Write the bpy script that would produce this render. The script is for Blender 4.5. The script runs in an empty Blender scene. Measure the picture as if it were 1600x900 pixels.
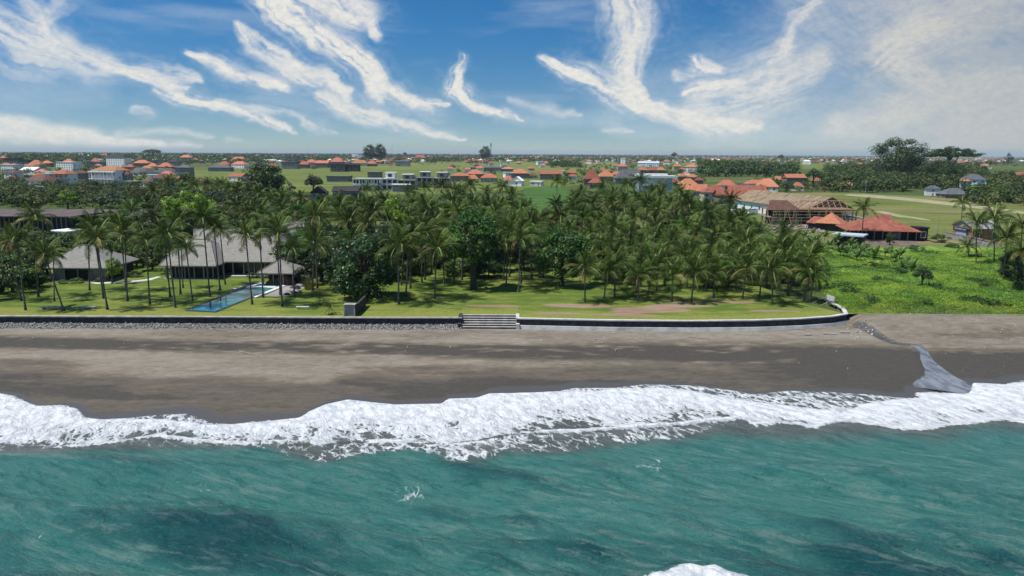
import bpy, math, random
import numpy as np
from mathutils import Vector, Matrix, Euler

R = math.radians
RNG = random.Random(7)
scene = bpy.context.scene
COL = scene.collection

# ------------------------------------------------------------------ camera
CAM_Z, F_PX, PITCH, ROLL = 33.0, 1142.0, 10.42, 0.29
cam_data = bpy.data.cameras.new('camera')
cam = bpy.data.objects.new('camera', cam_data)
COL.objects.link(cam)
CAM_M = Euler((R(90 - PITCH), 0, 0)).to_matrix() @ Matrix.Rotation(R(ROLL), 3, 'Z')
cam.matrix_world = Matrix.Translation((0, 0, CAM_Z)) @ CAM_M.to_4x4()
cam_data.sensor_width = 36.0
cam_data.lens = 36.0 * F_PX / 1600.0
cam_data.clip_start = 0.5
cam_data.clip_end = 80000
scene.camera = cam

# ------------------------------------------------------------------ world, sun, exposure
SUN_EL, SUN_AZ = 66.0, -105.0          # azimuth from +Y towards +X
sun_dir = Vector((math.sin(R(SUN_AZ)) * math.cos(R(SUN_EL)), math.cos(R(SUN_AZ)) * math.cos(R(SUN_EL)), math.sin(R(SUN_EL))))
sd = bpy.data.lights.new('sun', 'SUN')
sd.energy = 5.0
sd.angle = R(0.53)
sd.color = (1.0, 0.955, 0.88)
sun = bpy.data.objects.new('sun', sd)
COL.objects.link(sun)
sun.rotation_euler = sun_dir.to_track_quat('Z', 'Y').to_euler()
scene.view_settings.view_transform = 'Standard'
scene.view_settings.look = 'None'
scene.view_settings.exposure = 0.0
scene.view_settings.gamma = 1.0
scene.cycles.max_bounces = 5
scene.cycles.diffuse_bounces = 2
scene.cycles.glossy_bounces = 2
scene.cycles.transparent_max_bounces = 4
scene.cycles.volume_bounces = 0


def ray(px, py):
    d = CAM_M @ Vector(((px - 800) / F_PX, (450 - py) / F_PX, -1.0))
    return d


def G(px, py, z=3.0):
    """the point of the horizontal plane at height z seen at photo pixel (px, py)"""
    d = ray(px, py)
    t = (z - CAM_Z) / d.z
    return Vector((d.x * t, d.y * t, z))


def AT(px, py, y):
    """the point at distance y (along +Y) seen at photo pixel"""
    d = ray(px, py)
    t = y / d.y
    return Vector((d.x * t, y, CAM_Z + d.z * t))


# node helpers --------------------------------------------------------------
class NT:
    def __init__(s, tree):
        s.t = tree
        s.n = tree.nodes
        s.l = tree.links

    def new(s, typ, **kw):
        nd = s.n.new(typ)
        for k, v in kw.items():
            setattr(nd, k, v)
        return nd

    def put(s, sock, v):
        if isinstance(v, (bpy.types.NodeSocket,)):
            s.l.new(v, sock)
        elif v is not None:
            if hasattr(sock, 'default_value'):
                if sock.type == 'RGBA' and len(v) == 3:
                    v = (*v, 1)
                sock.default_value = v

    def m(s, op, a, b=None, c=None, clamp=False):
        nd = s.new('ShaderNodeMath', operation=op, use_clamp=clamp)
        s.put(nd.inputs[0], a)
        if b is not None: s.put(nd.inputs[1], b)
        if c is not None: s.put(nd.inputs[2], c)
        return nd.outputs[0]

    def v(s, op, a, b=None, scale=None):
        nd = s.new('ShaderNodeVectorMath', operation=op)
        s.put(nd.inputs[0], a)
        if b is not None: s.put(nd.inputs[1], b)
        if scale is not None: s.put(nd.inputs['Scale'], scale)
        return nd.outputs['Value'] if op in ('DOT_PRODUCT', 'LENGTH', 'DISTANCE') else nd.outputs[0]

    def noise(s, vec, scale, detail=3, rough=0.55, dist=0.0, color=False):
        nd = s.new('ShaderNodeTexNoise')
        s.put(nd.inputs['Vector'], vec)
        nd.inputs['Scale'].default_value = scale
        nd.inputs['Detail'].default_value = detail
        nd.inputs['Roughness'].default_value = rough
        nd.inputs['Distortion'].default_value = dist
        return nd.outputs['Color' if color else 'Fac']

    def rng(s, v, a, b, c=0.0, d=1.0, smooth=True):
        nd = s.new('ShaderNodeMapRange', interpolation_type='SMOOTHSTEP' if smooth else 'LINEAR')
        s.put(nd.inputs[0], v)
        for i, x in enumerate((a, b, c, d)):
            s.put(nd.inputs[i + 1], x)
        return nd.outputs[0]

    def mix(s, f, a, b, mode='MIX'):
        nd = s.new('ShaderNodeMix', data_type='RGBA', blend_type=mode)
        s.put(nd.inputs[0], f)
        s.put(nd.inputs[6], a)
        s.put(nd.inputs[7], b)
        return nd.outputs[2]

    def attr(s, name):
        return s.new('ShaderNodeAttribute', attribute_name=name).outputs['Fac']

    def rmap(s, vec, rot, scale):
        return s.mapping(s.mapping(vec, (1, 1, 1), (0, 0, R(rot))), scale)

    def mapping(s, vec, scale=(1, 1, 1), rot=(0, 0, 0)):
        nd = s.new('ShaderNodeMapping')
        s.put(nd.inputs[0], vec)
        nd.inputs['Rotation'].default_value = rot
        nd.inputs['Scale'].default_value = scale
        return nd.outputs[0]


# the sky: Nishita air with cirrus laid out by compass direction ------------
world = bpy.data.worlds.new('World')
scene.world = world
world.use_nodes = True
w = NT(world.node_tree)
w.n.clear()
gen = w.new('ShaderNodeTexCoord').outputs['Generated']
sep = w.new('ShaderNodeSeparateXYZ')
w.l.new(gen, sep.inputs[0])
sky = w.new('ShaderNodeTexSky', sky_type='NISHITA')
sky.sun_disc = False
sky.sun_elevation = R(SUN_EL)
sky.sun_rotation = R(SUN_AZ)
sky.altitude = 0
sky.air_density = 1.0
sky.dust_density = 0.3
sky.ozone_density = 3.0
# a clean sea-air sky: the pale horizon band is thin, blue deepens quickly with height
zz = w.m('MAXIMUM', sep.outputs[2], 0.0)
up = w.m('ADD', w.m('MULTIPLY', w.m('POWER', zz, 0.9), 1.75), 0.012)
cv = w.new('ShaderNodeCombineXYZ')
w.l.new(sep.outputs[0], cv.inputs[0]); w.l.new(sep.outputs[1], cv.inputs[1]); w.l.new(up, cv.inputs[2])
w.l.new(w.v('NORMALIZE', cv.outputs[0]), sky.inputs[0])
skyc = sky.outputs[0]
hs = w.new('ShaderNodeHueSaturation')
w.put(hs.inputs['Color'], skyc)
w.put(hs.inputs['Saturation'], w.rng(sep.outputs[2], 0.0, 0.19, 1.0, 1.22))
w.put(hs.inputs['Value'], w.rng(sep.outputs[2], 0.0, 0.19, 0.88, 1.12))
skyc = w.mix(1.0, hs.outputs[0], w.mix(w.rng(sep.outputs[2], 0.0, 0.17), (1.12, 1.32, 1.36), (0.66, 1.28, 1.42)), 'MULTIPLY')
az = w.m('ARCTAN2', sep.outputs[0], sep.outputs[1])
el = w.m('ARCSINE', sep.outputs[2])
# thin cirrus over the part of the dome the camera does not see (the seen part is the cloud layer below)
gen_n = w.noise(w.mapping(gen, (2.0, 3.2, 7.0), (0, 0, R(25))), 1.6, 6, 0.6, dist=0.6)
out_ = w.m('MAXIMUM', w.rng(w.m('ABSOLUTE', az), 0.80, 0.98), w.rng(el, 0.30, 0.42))
alpha = w.m('MULTIPLY', w.m('MULTIPLY', w.rng(gen_n, 0.50, 0.80), out_), 0.75)
alpha = w.m('MULTIPLY', alpha, w.rng(el, -0.01, 0.02))
cloud_c = (0.78, 0.77, 0.73)
bg1 = w.new('ShaderNodeBackground'); w.put(bg1.inputs[0], skyc); bg1.inputs[1].default_value = 0.070
bg2 = w.new('ShaderNodeBackground'); w.put(bg2.inputs[0], cloud_c); bg2.inputs[1].default_value = 0.97
mx = w.new('ShaderNodeMixShader'); w.put(mx.inputs[0], alpha)
w.l.new(bg1.outputs[0], mx.inputs[1]); w.l.new(bg2.outputs[0], mx.inputs[2])
wo = w.new('ShaderNodeOutputWorld'); w.l.new(mx.outputs[0], wo.inputs[0])
world.cycles.sampling_method = 'MANUAL'
world.cycles.sample_map_resolution = 512

# ------------------------------------------------------------------ numpy noise
_tab = np.random.RandomState(5).rand(256, 256)


def vnoise(x, y, seed=0):
    x = np.asarray(x, float) + seed * 17.31; y = np.asarray(y, float) + seed * 9.17
    xi = np.floor(x).astype(int); yi = np.floor(y).astype(int)
    fx = x - xi; fy = y - yi
    fx = fx * fx * (3 - 2 * fx); fy = fy * fy * (3 - 2 * fy)
    g = lambda a, b: _tab[a % 256, b % 256]
    return (g(xi, yi) * (1 - fx) + g(xi + 1, yi) * fx) * (1 - fy) + (g(xi, yi + 1) * (1 - fx) + g(xi + 1, yi + 1) * fx) * fy


def fbm(x, y, o=4, seed=0):
    s = 0; a = 1; t = 0
    for i in range(o):
        s = s + a * vnoise(x * 2 ** i, y * 2 ** i, seed + i * 3); t += a; a *= .5
    return s / t


def sstep(a, b, x):
    t = np.clip((x - a) / (b - a), 0, 1)
    return t * t * (3 - 2 * t)


# ------------------------------------------------------------------ materials
def mat(name, a, b=None, scale=1.0, rough=0.8, detail=4, contrast=(0.35, 0.65), bump=0.0, bscale=None,
        spec=0.3, obj_var=0.0, stretch=(1, 1, 1), trans=0.0, hue_var=0.0, world_xyz=False):
    m = bpy.data.materials.new(name); m.use_nodes = True
    t = NT(m.node_tree); t.n.clear()
    out = t.new('ShaderNodeOutputMaterial')
    bs = t.new('ShaderNodeBsdfPrincipled')
    if world_xyz:
        co = t.new('ShaderNodeNewGeometry').outputs['Position']
    else:
        co = t.new('ShaderNodeTexCoord').outputs['Object']
    co = t.mapping(co, stretch)
    if b is None:
        b = tuple(x * 0.75 for x in a)
    c = t.mix(t.rng(t.noise(co, scale, detail, 0.6), *contrast), b, a)
    if obj_var or hue_var:
        oi = t.new('ShaderNodeObjectInfo')
        h = t.new('ShaderNodeHueSaturation')
        t.put(h.inputs['Value'], t.rng(oi.outputs['Random'], 0, 1, 1 - obj_var, 1 + obj_var, smooth=False))
        r2 = t.m('FRACT', t.m('MULTIPLY', oi.outputs['Random'], 37.7))
        t.put(h.inputs['Hue'], t.rng(r2, 0, 1, 0.5 - hue_var, 0.5 + hue_var, smooth=False))
        t.put(h.inputs['Color'], c)
        c = h.outputs[0]
    t.put(bs.inputs['Base Color'], c)
    bs.inputs['Roughness'].default_value = rough
    bs.inputs['Specular IOR Level'].default_value = spec
    if bump:
        bn = t.new('ShaderNodeBump'); bn.inputs['Strength'].default_value = 1.0
        bn.inputs['Distance'].default_value = bump
        t.put(bn.inputs['Height'], t.noise(co, bscale or scale * 4, 3))
        t.l.new(bn.outputs[0], bs.inputs['Normal'])
    if trans:
        tr = t.new('ShaderNodeBsdfTranslucent')
        t.put(tr.inputs[0], t.mix(1.0, c, (1.25, 1.2, 0.5), 'MULTIPLY'))
        ms = t.new('ShaderNodeMixShader'); ms.inputs[0].default_value = trans
        t.l.new(bs.outputs[0], ms.inputs[1]); t.l.new(tr.outputs[0], ms.inputs[2])
        t.l.new(ms.outputs[0], out.inputs[0])
    else:
        t.l.new(bs.outputs[0], out.inputs[0])
    return m


M = {}
def addm(k, *a, **kw): M[k] = mat(k, *a, **kw)
addm('frond_green', (.088, .148, .022), (.012, .030, .005), 1.3, .5, obj_var=.5, hue_var=.022, trans=.10, spec=.12)  # near-black second tone puts the grove's shade into the frond colour
addm('frond_yellow', (.22, .21, .05), (.10, .11, .022), 0.6, .5, obj_var=.3, hue_var=.02, trans=.25)
addm('frond_dry', (.16, .10, .05), (.08, .05, .025), 0.6, .8, obj_var=.3)
addm('rachis', (.25, .26, .085), (.15, .165, .05), 2, .6)  # pale midrib, lightened to paint in the highlights of edge-lit fronds
addm('palm_bark', (.16, .14, .12), (.075, .065, .055), 3, .9, stretch=(1, 1, 6), bump=.03)
addm('bark', (.10, .08, .06), (.05, .04, .03), 3, .9, bump=.03)
addm('leaf_glossy', (.070, .165, .030), (.028, .075, .016), 1.2, .5, obj_var=.1, trans=.25, spec=.25)
addm('leaf_dark', (.048, .095, .018), (.016, .038, .008), 1.2, .45, obj_var=.3, hue_var=.02, trans=.2, spec=.5)
addm('leaf_mid', (.095, .165, .024), (.030, .066, .012), 1.2, .5, obj_var=.3, hue_var=.03, trans=.2, spec=.4)
addm('leaf_bright', (.23, .36, .025), (.12, .22, .02), 1.0, .5, obj_var=.12, trans=.3, spec=.4)
addm('leaf_olive', (.125, .140, .030), (.055, .065, .02), 1.2, .6, obj_var=.3, hue_var=.03, trans=.2)
addm('banana_leaf', (.11, .19, .045), (.055, .105, .025), .8, .5, obj_var=.25, trans=.25, spec=.25)
addm('roof_orange', (.50, .190, .105), (.33, .125, .075), .5, .85, obj_var=.25, hue_var=.012, stretch=(1, 4, 4), bump=.05, bscale=3)
addm('roof_red', (.30, .105, .068), (.20, .065, .045), .5, .85, obj_var=.12, bump=.05, bscale=3)
addm('roof_brown', (.17, .085, .06), (.10, .055, .045), .5, .85, obj_var=.15, bump=.05, bscale=3)
addm('roof_grey', (.13, .135, .145), (.085, .09, .10), .5, .85, obj_var=.2, bump=.04, bscale=3)
addm('roof_dark', (.045, .042, .045), (.025, .025, .028), .5, .8, obj_var=.2)
addm('shingle', (.30, .285, .255), (.19, .18, .16), .9, .9, stretch=(1, 3, 3), bump=.06, bscale=5, contrast=(.25, .75))
addm('roof_metal', (.55, .60, .68), (.42, .46, .52), .7, .45)
addm('roof_rust', (.34, .26, .16), (.13, .09, .06), .30, .8, stretch=(5, .8, .8), contrast=(.40, .60))
addm('umber_roof', (.135, .10, .10), (.10, .075, .075), .3, .8)
addm('white_wall', (.90, .89, .87), (.80, .79, .77), .25, .8, obj_var=.1)
addm('cream_wall', (.56, .49, .38), (.42, .36, .28), .25, .8, obj_var=.12)
addm('grey_wall', (.30, .30, .30), (.20, .20, .205), .3, .85, obj_var=.2)
addm('tan_wall', (.26, .20, .15), (.18, .14, .11), .3, .85, obj_var=.15)
addm('brick_wall', (.36, .18, .12), (.24, .12, .08), .6, .9, obj_var=.1)
addm('dark_wall', (.040, .038, .036), (.022, .021, .021), .5, .7)  # real black walls, and the painted shade inside open-fronted buildings
addm('blue_wall', (.40, .47, .62), (.33, .40, .54), .3, .7)
addm('glass', (.05, .065, .08), (.03, .04, .055), .3, .12, spec=.8)
addm('pale_glass', (.34, .46, .46), (.25, .38, .40), .2, .15, spec=.8)
addm('concrete', (.36, .35, .33), (.23, .225, .215), .8, .9, bump=.02)
addm('coping_stone', (.44, .42, .39), (.26, .25, .235), .6, .9, contrast=(.3, .7), bump=.02)
addm('plinth_render', (.47, .47, .46), (.27, .27, .265), .45, .9, contrast=(.3, .62), bump=.03)
addm('basalt', (.060, .058, .058), (.025, .025, .026), 1.5, .75, bump=.05)
addm('rubble', (.36, .35, .33), (.08, .08, .08), 3.0, .9, contrast=(.35, .6), obj_var=.3)
addm('deck_stone', (.33, .31, .29), (.24, .225, .21), .8, .85)
addm('white_stone', (.62, .61, .58), (.48, .47, .45), .8, .7)
addm('canvas_brown', (.33, .15, .075), (.22, .10, .05), 1.2, .9)
addm('timber', (.42, .26, .16), (.27, .16, .10), 1.5, .85, stretch=(1, 1, 1))
addm('bamboo', (.45, .38, .20), (.3, .25, .13), 1.5, .7)
addm('sign_white', (.62, .64, .70), (.5, .52, .58), 2, .5)
addm('steel', (.30, .31, .32), (.22, .23, .24), 1, .5)
addm('paint_white', (.78, .78, .78), (.68, .68, .68), 1, .5)
addm('driftwood', (.34, .31, .26), (.2, .18, .15), 3, .9)
addm('litter', (.75, .74, .70), (.3, .28, .25), 4, .8)
addm('dirt', (.20, .155, .12), (.12, .09, .07), .4, .95, world_xyz=True)
addm('sandpath', (.36, .32, .21), (.24, .25, .11), .12, .95, world_xyz=True)
addm('reed_yellow', (.30, .27, .09), (.17, .17, .05), 1.2, .7, trans=.2)


# ------------------------------------------------------------------ mesh + object helpers
class MB:
    def __init__(s):
        s.v = []; s.f = []; s.m = []

    def quad(s, a, b, c, d, mi=0):
        i = len(s.v); s.v += [tuple(a), tuple(b), tuple(c), tuple(d)]; s.f.append((i, i + 1, i + 2, i + 3)); s.m.append(mi)

    def tri(s, a, b, c, mi=0):
        i = len(s.v); s.v += [tuple(a), tuple(b), tuple(c)]; s.f.append((i, i + 1, i + 2)); s.m.append(mi)

    def box(s, x0, y0, z0, x1, y1, z1, mi=0):
        i = len(s.v)
        s.v += [(x0, y0, z0), (x1, y0, z0), (x1, y1, z0), (x0, y1, z0), (x0, y0, z1), (x1, y0, z1), (x1, y1, z1), (x0, y1, z1)]
        for q in ((0, 3, 2, 1), (4, 5, 6, 7), (0, 1, 5, 4), (1, 2, 6, 5), (2, 3, 7, 6), (3, 0, 4, 7)):
            s.f.append(tuple(i + k for k in q)); s.m.append(mi)

    def beam(s, a, b, r, n=4, r2=None, mi=0):
        a = Vector(a); b = Vector(b); r2 = r if r2 is None else r2
        d = (b - a).normalized(); u = d.orthogonal().normalized(); v = d.cross(u)
        i = len(s.v)
        for p, q in ((a, r), (b, r2)):
            for k in range(n):
                t = 2 * math.pi * (k + .5) / n
                s.v.append(tuple(p + (u * math.cos(t) + v * math.sin(t)) * q))
        for k in range(n):
            s.f.append((i + k, i + (k + 1) % n, i + n + (k + 1) % n, i + n + k)); s.m.append(mi)
        s.f.append(tuple(i + n + k for k in range(n))); s.m.append(mi)
        s.f.append(tuple(i + k for k in reversed(range(n)))); s.m.append(mi)

    def tube(s, pts, rad, n=6, mi=0):
        i = len(s.v); pts = [Vector(p) for p in pts]
        for j, p in enumerate(pts):
            d = (pts[min(j + 1, len(pts) - 1)] - pts[max(j - 1, 0)]).normalized()
            u = Vector((0, 1, 0)).cross(d)
            u = u.normalized() if u.length > 1e-3 else Vector((1, 0, 0)); v = d.cross(u)
            for k in range(n):
                t = 2 * math.pi * k / n
                s.v.append(tuple(p + (u * math.cos(t) + v * math.sin(t)) * rad[j]))
        for j in range(len(pts) - 1):
            for k in range(n):
                s.f.append((i + j * n + k, i + j * n + (k + 1) % n, i + (j + 1) * n + (k + 1) % n, i + (j + 1) * n + k)); s.m.append(mi)

    def mesh(s, name, mats, smooth=False):
        me = bpy.data.meshes.new(name); me.from_pydata(s.v, [], s.f)
        for mm in (mats if isinstance(mats, (list, tuple)) else [mats]):
            me.materials.append(M[mm] if isinstance(mm, str) else mm)
        if any(s.m): me.polygons.foreach_set('material_index', s.m)
        if smooth: me.polygons.foreach_set('use_smooth', [True] * len(me.polygons))
        me.update()
        return me


def link(name, data, parent=None, loc=None, rot=None, scale=None, **props):
    o = bpy.data.objects.new(name, data)
    COL.objects.link(o)
    if parent is not None: o.parent = parent
    if loc is not None: o.location = loc
    if rot is not None: o.rotation_euler = rot
    if scale is not None: o.scale = scale
    for k, v in props.items(): o[k] = v
    return o


USED = {}
def thing(name, label, cat, loc=(0, 0, 0), rz=0.0, group=None, data=None, same=False, scale=None):
    o = link(name, data, None, loc, (0, 0, rz), scale, label=label, category=cat)
    if group: o['group'] = group
    if not same:
        USED[label] = USED.get(label, 0) + 1
        if USED[label] > 1: print('DUPLICATE LABEL', label)
    return o


def struct(name, data, **kw):
    return link(name, data, kind='structure', **kw)


def grid_mesh(name, xs, ys, zf, attrs, material, smooth=True):
    X, Y = np.meshgrid(xs, ys)
    Z = zf(X, Y)
    ny, nx = X.shape
    co = np.stack([X, Y, Z], -1).reshape(-1, 3).astype(np.float32)
    idx = np.arange(nx * ny).reshape(ny, nx)
    q = np.stack([idx[:-1, :-1], idx[:-1, 1:], idx[1:, 1:], idx[1:, :-1]], -1).reshape(-1, 4)
    return np_mesh(name, co, q, material, {k: f(X, Y).reshape(-1) for k, f in attrs.items()}, smooth)


def np_mesh(name, co, q, material, attrs=None, smooth=False, mi=None):
    me = bpy.data.meshes.new(name)
    co = np.ascontiguousarray(co, np.float32); k = q.shape[1]
    me.vertices.add(len(co)); me.vertices.foreach_set('co', co.reshape(-1))
    me.loops.add(q.size); me.loops.foreach_set('vertex_index', q.reshape(-1).astype(np.int32))
    me.polygons.add(len(q))
    me.polygons.foreach_set('loop_start', np.arange(0, q.size, k, dtype=np.int32))
    me.polygons.foreach_set('loop_total', np.full(len(q), k, np.int32))
    for mm in (material if isinstance(material, (list, tuple)) else [material]):
        me.materials.append(M[mm] if isinstance(mm, str) else mm)
    if mi is not None: me.polygons.foreach_set('material_index', mi.astype(np.int32))
    if smooth: me.polygons.foreach_set('use_smooth', np.ones(len(q), bool))
    me.update(calc_edges=True)
    for kk, a in (attrs or {}).items():
        at = me.attributes.new(kk, 'FLOAT', 'POINT'); at.data.foreach_set('value', a.astype(np.float32))
    return me


def strip_coords(a, b, step, far=(), grow=1.25):
    """coordinates from a to b with constant step, growing outwards to the far limits"""
    c = list(np.arange(a, b + step * .5, step))
    lo, hi = [], []
    if far:
        x, s = a, step
        while x > far[0]:
            s *= grow; x -= s; lo.append(x)
        x, s = b, step
        while x < far[1]:
            s *= grow; x += s; hi.append(x)
    return np.array(lo[::-1] + c + hi)

# ------------------------------------------------------------------ cirrus: a cloud layer on a shell far outside everything
STROKES = [
    ([(-60, 30), (40, 70), (130, 98), (310, 122)], [26, 34, 24, 6], .80, 1),
    ([(40, -20), (66, 36), (80, 60)], [10, 15, 14], .55, 1),
    ([(64, 38), (110, -10)], [10, 12], .5, 1),
    ([(170, 106), (225, 126), (290, 137)], [7, 7, 4], .8, 1),
    ([(290, 82), (330, 98), (375, 113), (445, 132)], [4, 8, 10, 7], 1.0, 1),
    ([(372, 42), (400, 72), (450, 100), (500, 122), (540, 146)], [7, 14, 20, 18, 9], .9, 1),
    ([(400, -20), (440, 20), (490, 55), (545, 88), (600, 135), (650, 157), (700, 165)], [20, 24, 22, 19, 13, 8, 3], 1.2, 1),
    ([(455, -15), (520, 5), (565, 25), (588, 56)], [20, 26, 24, 9], .95, 1),
    ([(722, 88), (712, 115), (708, 138), (730, 158), (765, 176), (820, 190)], [5, 9, 15, 12, 7, 2], 1.05, 1),
    ([(236, 142), (262, 148), (300, 158), (345, 170), (385, 178), (455, 200)], [4, 9, 12, 11, 8, 3], 1.05, 1),
    ([(345, 160), (400, 172), (470, 182)], [6, 7, 4], .6, 1),
    ([(470, 190), (500, 199), (530, 206)], [5, 8, 3], .75, 1),
    ([(500, 150), (560, 175), (620, 193), (680, 208), (728, 218)], [8, 13, 12, 9, 3], .85, 1),
    ([(575, 136), (588, 144), (597, 158)], [8, 14, 8], .7, 1),
    ([(630, 145), (668, 172)], [14, 8], .5, 1),
    ([(-20, 188), (60, 200), (130, 210), (250, 226)], [10, 10, 8, 4], .85, 2),
    ([(-20, 212), (90, 218), (180, 226), (310, 233)], [10, 9, 8, 4], .85, 2),
    ([(208, 174), (224, 177), (244, 180)], [5, 8, 4], .75, 1),
    ([(180, 203), (260, 208), (330, 215)], [4, 5, 3], .55, 2),
    ([(350, 218), (378, 220)], [4, 3], .4, 2),
    ([(965, -30), (975, 20), (985, 60), (972, 100), (978, 140)], [34, 33, 28, 26, 16], .9, 3),
    ([(1010, 10), (1005, 60), (1000, 105)], [16, 16, 7], .6, 3),
    ([(843, 88), (870, 103), (905, 116), (950, 138), (1000, 160), (1030, 168)], [4, 11, 15, 18, 14, 10], 1.1, 1),
    ([(985, 135), (1010, 165), (1065, 185), (1105, 196), (1190, 194)], [16, 15, 15, 12, 6], .85, 1),
    ([(1284, -12), (1262, 18), (1245, 36), (1226, 78)], [5, 9, 13, 8], .7, 3),
    ([(1070, 146), (1095, 138), (1150, 128)], [6, 12, 9], .9, 1),
    ([(1084, 90), (1096, 100), (1125, 106)], [6, 12, 6], .9, 1),
    ([(1060, 122), (1085, 118)], [7, 5], .7, 1),
    ([(1090, 175), (1150, 155), (1210, 130), (1282, 92)], [26, 40, 44, 16], .62, 1),
    ([(1228, 80), (1200, 120)], [14, 30], .5, 3),
    ([(1378, 92), (1400, 75), (1445, 50)], [16, 26, 24], .9, 1),
    ([(1410, 100), (1435, 116), (1460, 126)], [18, 20, 12], .75, 1),
    ([(1330, -40), (1420, 30), (1500, 90), (1700, 190)], [70, 110, 150, 160], .70, 2),
    ([(1440, 30), (1540, 10), (1680, -10)], [26, 40, 40], .55, 2),
    ([(1310, 192), (1360, 188), (1430, 186)], [12, 18, 10], .6, 2),
    ([(1410, 156), (1500, 140), (1580, 126)], [18, 20, 14], .55, 2),
    ([(1500, 200), (1700, 150)], [40, 60], .45, 2),
    ([(795, 160), (850, 166), (905, 178)], [6, 8, 3], .55, 2),
    ([(942, 205), (966, 206), (988, 209)], [4, 8, 4], .65, 2),
    ([(1100, 212), (1700, 206)], [30, 44], .42, 2),
    ([(780, 185), (960, 190)], [10, 10], .28, 2),
    ([(960, 165), (1240, 110)], [30, 60], .22, 2),
    ([(0, 140), (160, 150)], [20, 14], .22, 2),
    ([(420, 150), (680, 180)], [26, 22], .25, 1),
]
azv = np.radians(np.arange(-58, 58.01, .11)); elv = np.radians(np.concatenate([np.arange(-.3, 14, .06), np.arange(14, 27, .25)]))
AZ, EL = np.meshgrid(azv, elv)
kx = F_PX      # radians to about photo pixels
U, Vv = AZ * kx, EL * kx
wx = (fbm(U / 60, Vv / 44, 5, 201) - .5) * 22 + (fbm(U / 14, Vv / 11, 4, 203) - .5) * 9
wy = (fbm(U / 60, Vv / 34, 5, 207) - .5) * 18 + (fbm(U / 14, Vv / 9, 4, 209) - .5) * 7
A_ = np.zeros(AZ.shape); TON = np.zeros(AZ.shape)
for pts, rad, op, kind in STROKES:
    Pq = []
    for p in pts:
        d = ray(*p).normalized(); Pq.append((math.atan2(d.x, d.y) * kx, math.asin(d.z) * kx))
    halo = np.zeros(AZ.shape); best = np.full(AZ.shape, -1.0); S_ = np.zeros(AZ.shape); T_ = np.zeros(AZ.shape); acc = 0
    for (a, b, r0, r1) in zip(Pq[:-1], Pq[1:], rad[:-1], rad[1:]):
        dx, dy = b[0] - a[0], b[1] - a[1]; L = math.hypot(dx, dy)
        px, py = U + wx - a[0], Vv + wy - a[1]
        h = np.clip((px * dx + py * dy) / L ** 2, 0, 1)
        qx, qy = px - h * dx, py - h * dy
        d = np.hypot(qx, qy); r = (r0 + (r1 - r0) * h) * (1.95 if kind != 2 else 2.3)
        k = 1 - d / r
        halo = np.maximum(halo, 1 - d / ((r0 + (r1 - r0) * h) * 3.4)); m_ = k > best
        best = np.where(m_, k, best); S_ = np.where(m_, acc + h * L, S_); T_ = np.where(m_, (px * dy - py * dx) / L, T_)
        acc += L
    fr = rad[0] + 12
    skew = {1: .55, 2: .15, 3: .25}[kind]
    fib = fbm((S_ + T_ * skew) / 46 + op * 9, (T_ - S_ * .10) / 5.5, 5, 221 + len(pts))
    fi2 = fbm(U / 9 + S_ / 40, Vv / 5, 5, 231)
    g = np.clip(best, 0, 1)
    fc = sstep(.28, .72, fib); lump = sstep(.2, .75, fbm(U / 38 + 7, Vv / 26, 3, 251))
    sft = {1: 1.35, 2: .35, 3: 1.1}[kind]
    body = g ** 2.5 * (1 + sft * ((fc - .5) * 1.0 + (fi2 - .5) * .5)) * (.75 + .5 * lump)
    v = (1 - np.exp(-2.9 * body)) * op
    v = np.maximum(v, np.clip(halo, 0, 1) ** 1.5 * sstep(.35, .85, fib * .6 + fi2 * .4) * .55 * op)
    A_ = 1 - (1 - A_) * (1 - np.clip(v, 0, .97) * .97)
A_ = np.clip(A_ * 1.05, 0, .96)
base_v = sstep(.45, .9, fbm(U / 160 + 5, Vv / 26, 5, 241)) * .28 + .06 * sstep(80, 0, Vv)
A_ = np.maximum(A_, base_v)
fade = sstep(58, 48, np.degrees(np.abs(AZ))) * sstep(26, 18, np.degrees(EL)) * sstep(-.2, .6, np.degrees(EL))
A_ = A_ * fade
TON = sstep(R(13), R(34), AZ)
RS = 62000.0
co = np.stack([np.sin(AZ) * np.cos(EL) * RS, np.cos(AZ) * np.cos(EL) * RS, np.sin(EL) * RS + CAM_Z], -1).reshape(-1, 3)
idx = np.arange(AZ.size).reshape(AZ.shape)
q = np.stack([idx[:-1, :-1], idx[:-1, 1:], idx[1:, 1:], idx[1:, :-1]], -1).reshape(-1, 4)
cm = bpy.data.materials.new('cirrus'); cm.use_nodes = True
t = NT(cm.node_tree); t.n.clear()
cov = t.attr('cover'); ton = t.attr('grey')
pos = t.new('ShaderNodeNewGeometry').outputs['Position']
fn = t.noise(t.mapping(pos, (1, 1, 1.7), (0, R(25), 0)), 1 / 600, 6, .7)
al = t.m('MULTIPLY', cov, t.m('ADD', .55, t.m('MULTIPLY', fn, .85)), clamp=True)
ccol = t.mix(ton, t.mix(t.rng(cov, .2, .95), (.66, .72, .78), (.83, .81, .755)), t.mix(t.rng(cov, .3, .95), (.35, .40, .44), (.55, .55, .53)))
em = t.new('ShaderNodeEmission'); t.put(em.inputs[0], ccol); em.inputs[1].default_value = 1.0
tr = t.new('ShaderNodeBsdfTransparent'); ms = t.new('ShaderNodeMixShader'); t.put(ms.inputs[0], al)
t.l.new(tr.outputs[0], ms.inputs[1]); t.l.new(em.outputs[0], ms.inputs[2]); t.l.new(ms.outputs[0], t.new('ShaderNodeOutputMaterial').inputs[0])
cm.cycles.emission_sampling = 'NONE'
so = struct('sky_clouds', np_mesh('sky_clouds', co, q, cm, {'cover': A_.reshape(-1), 'grey': TON.reshape(-1)}, True))
HAZE = 3.5e-5

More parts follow.
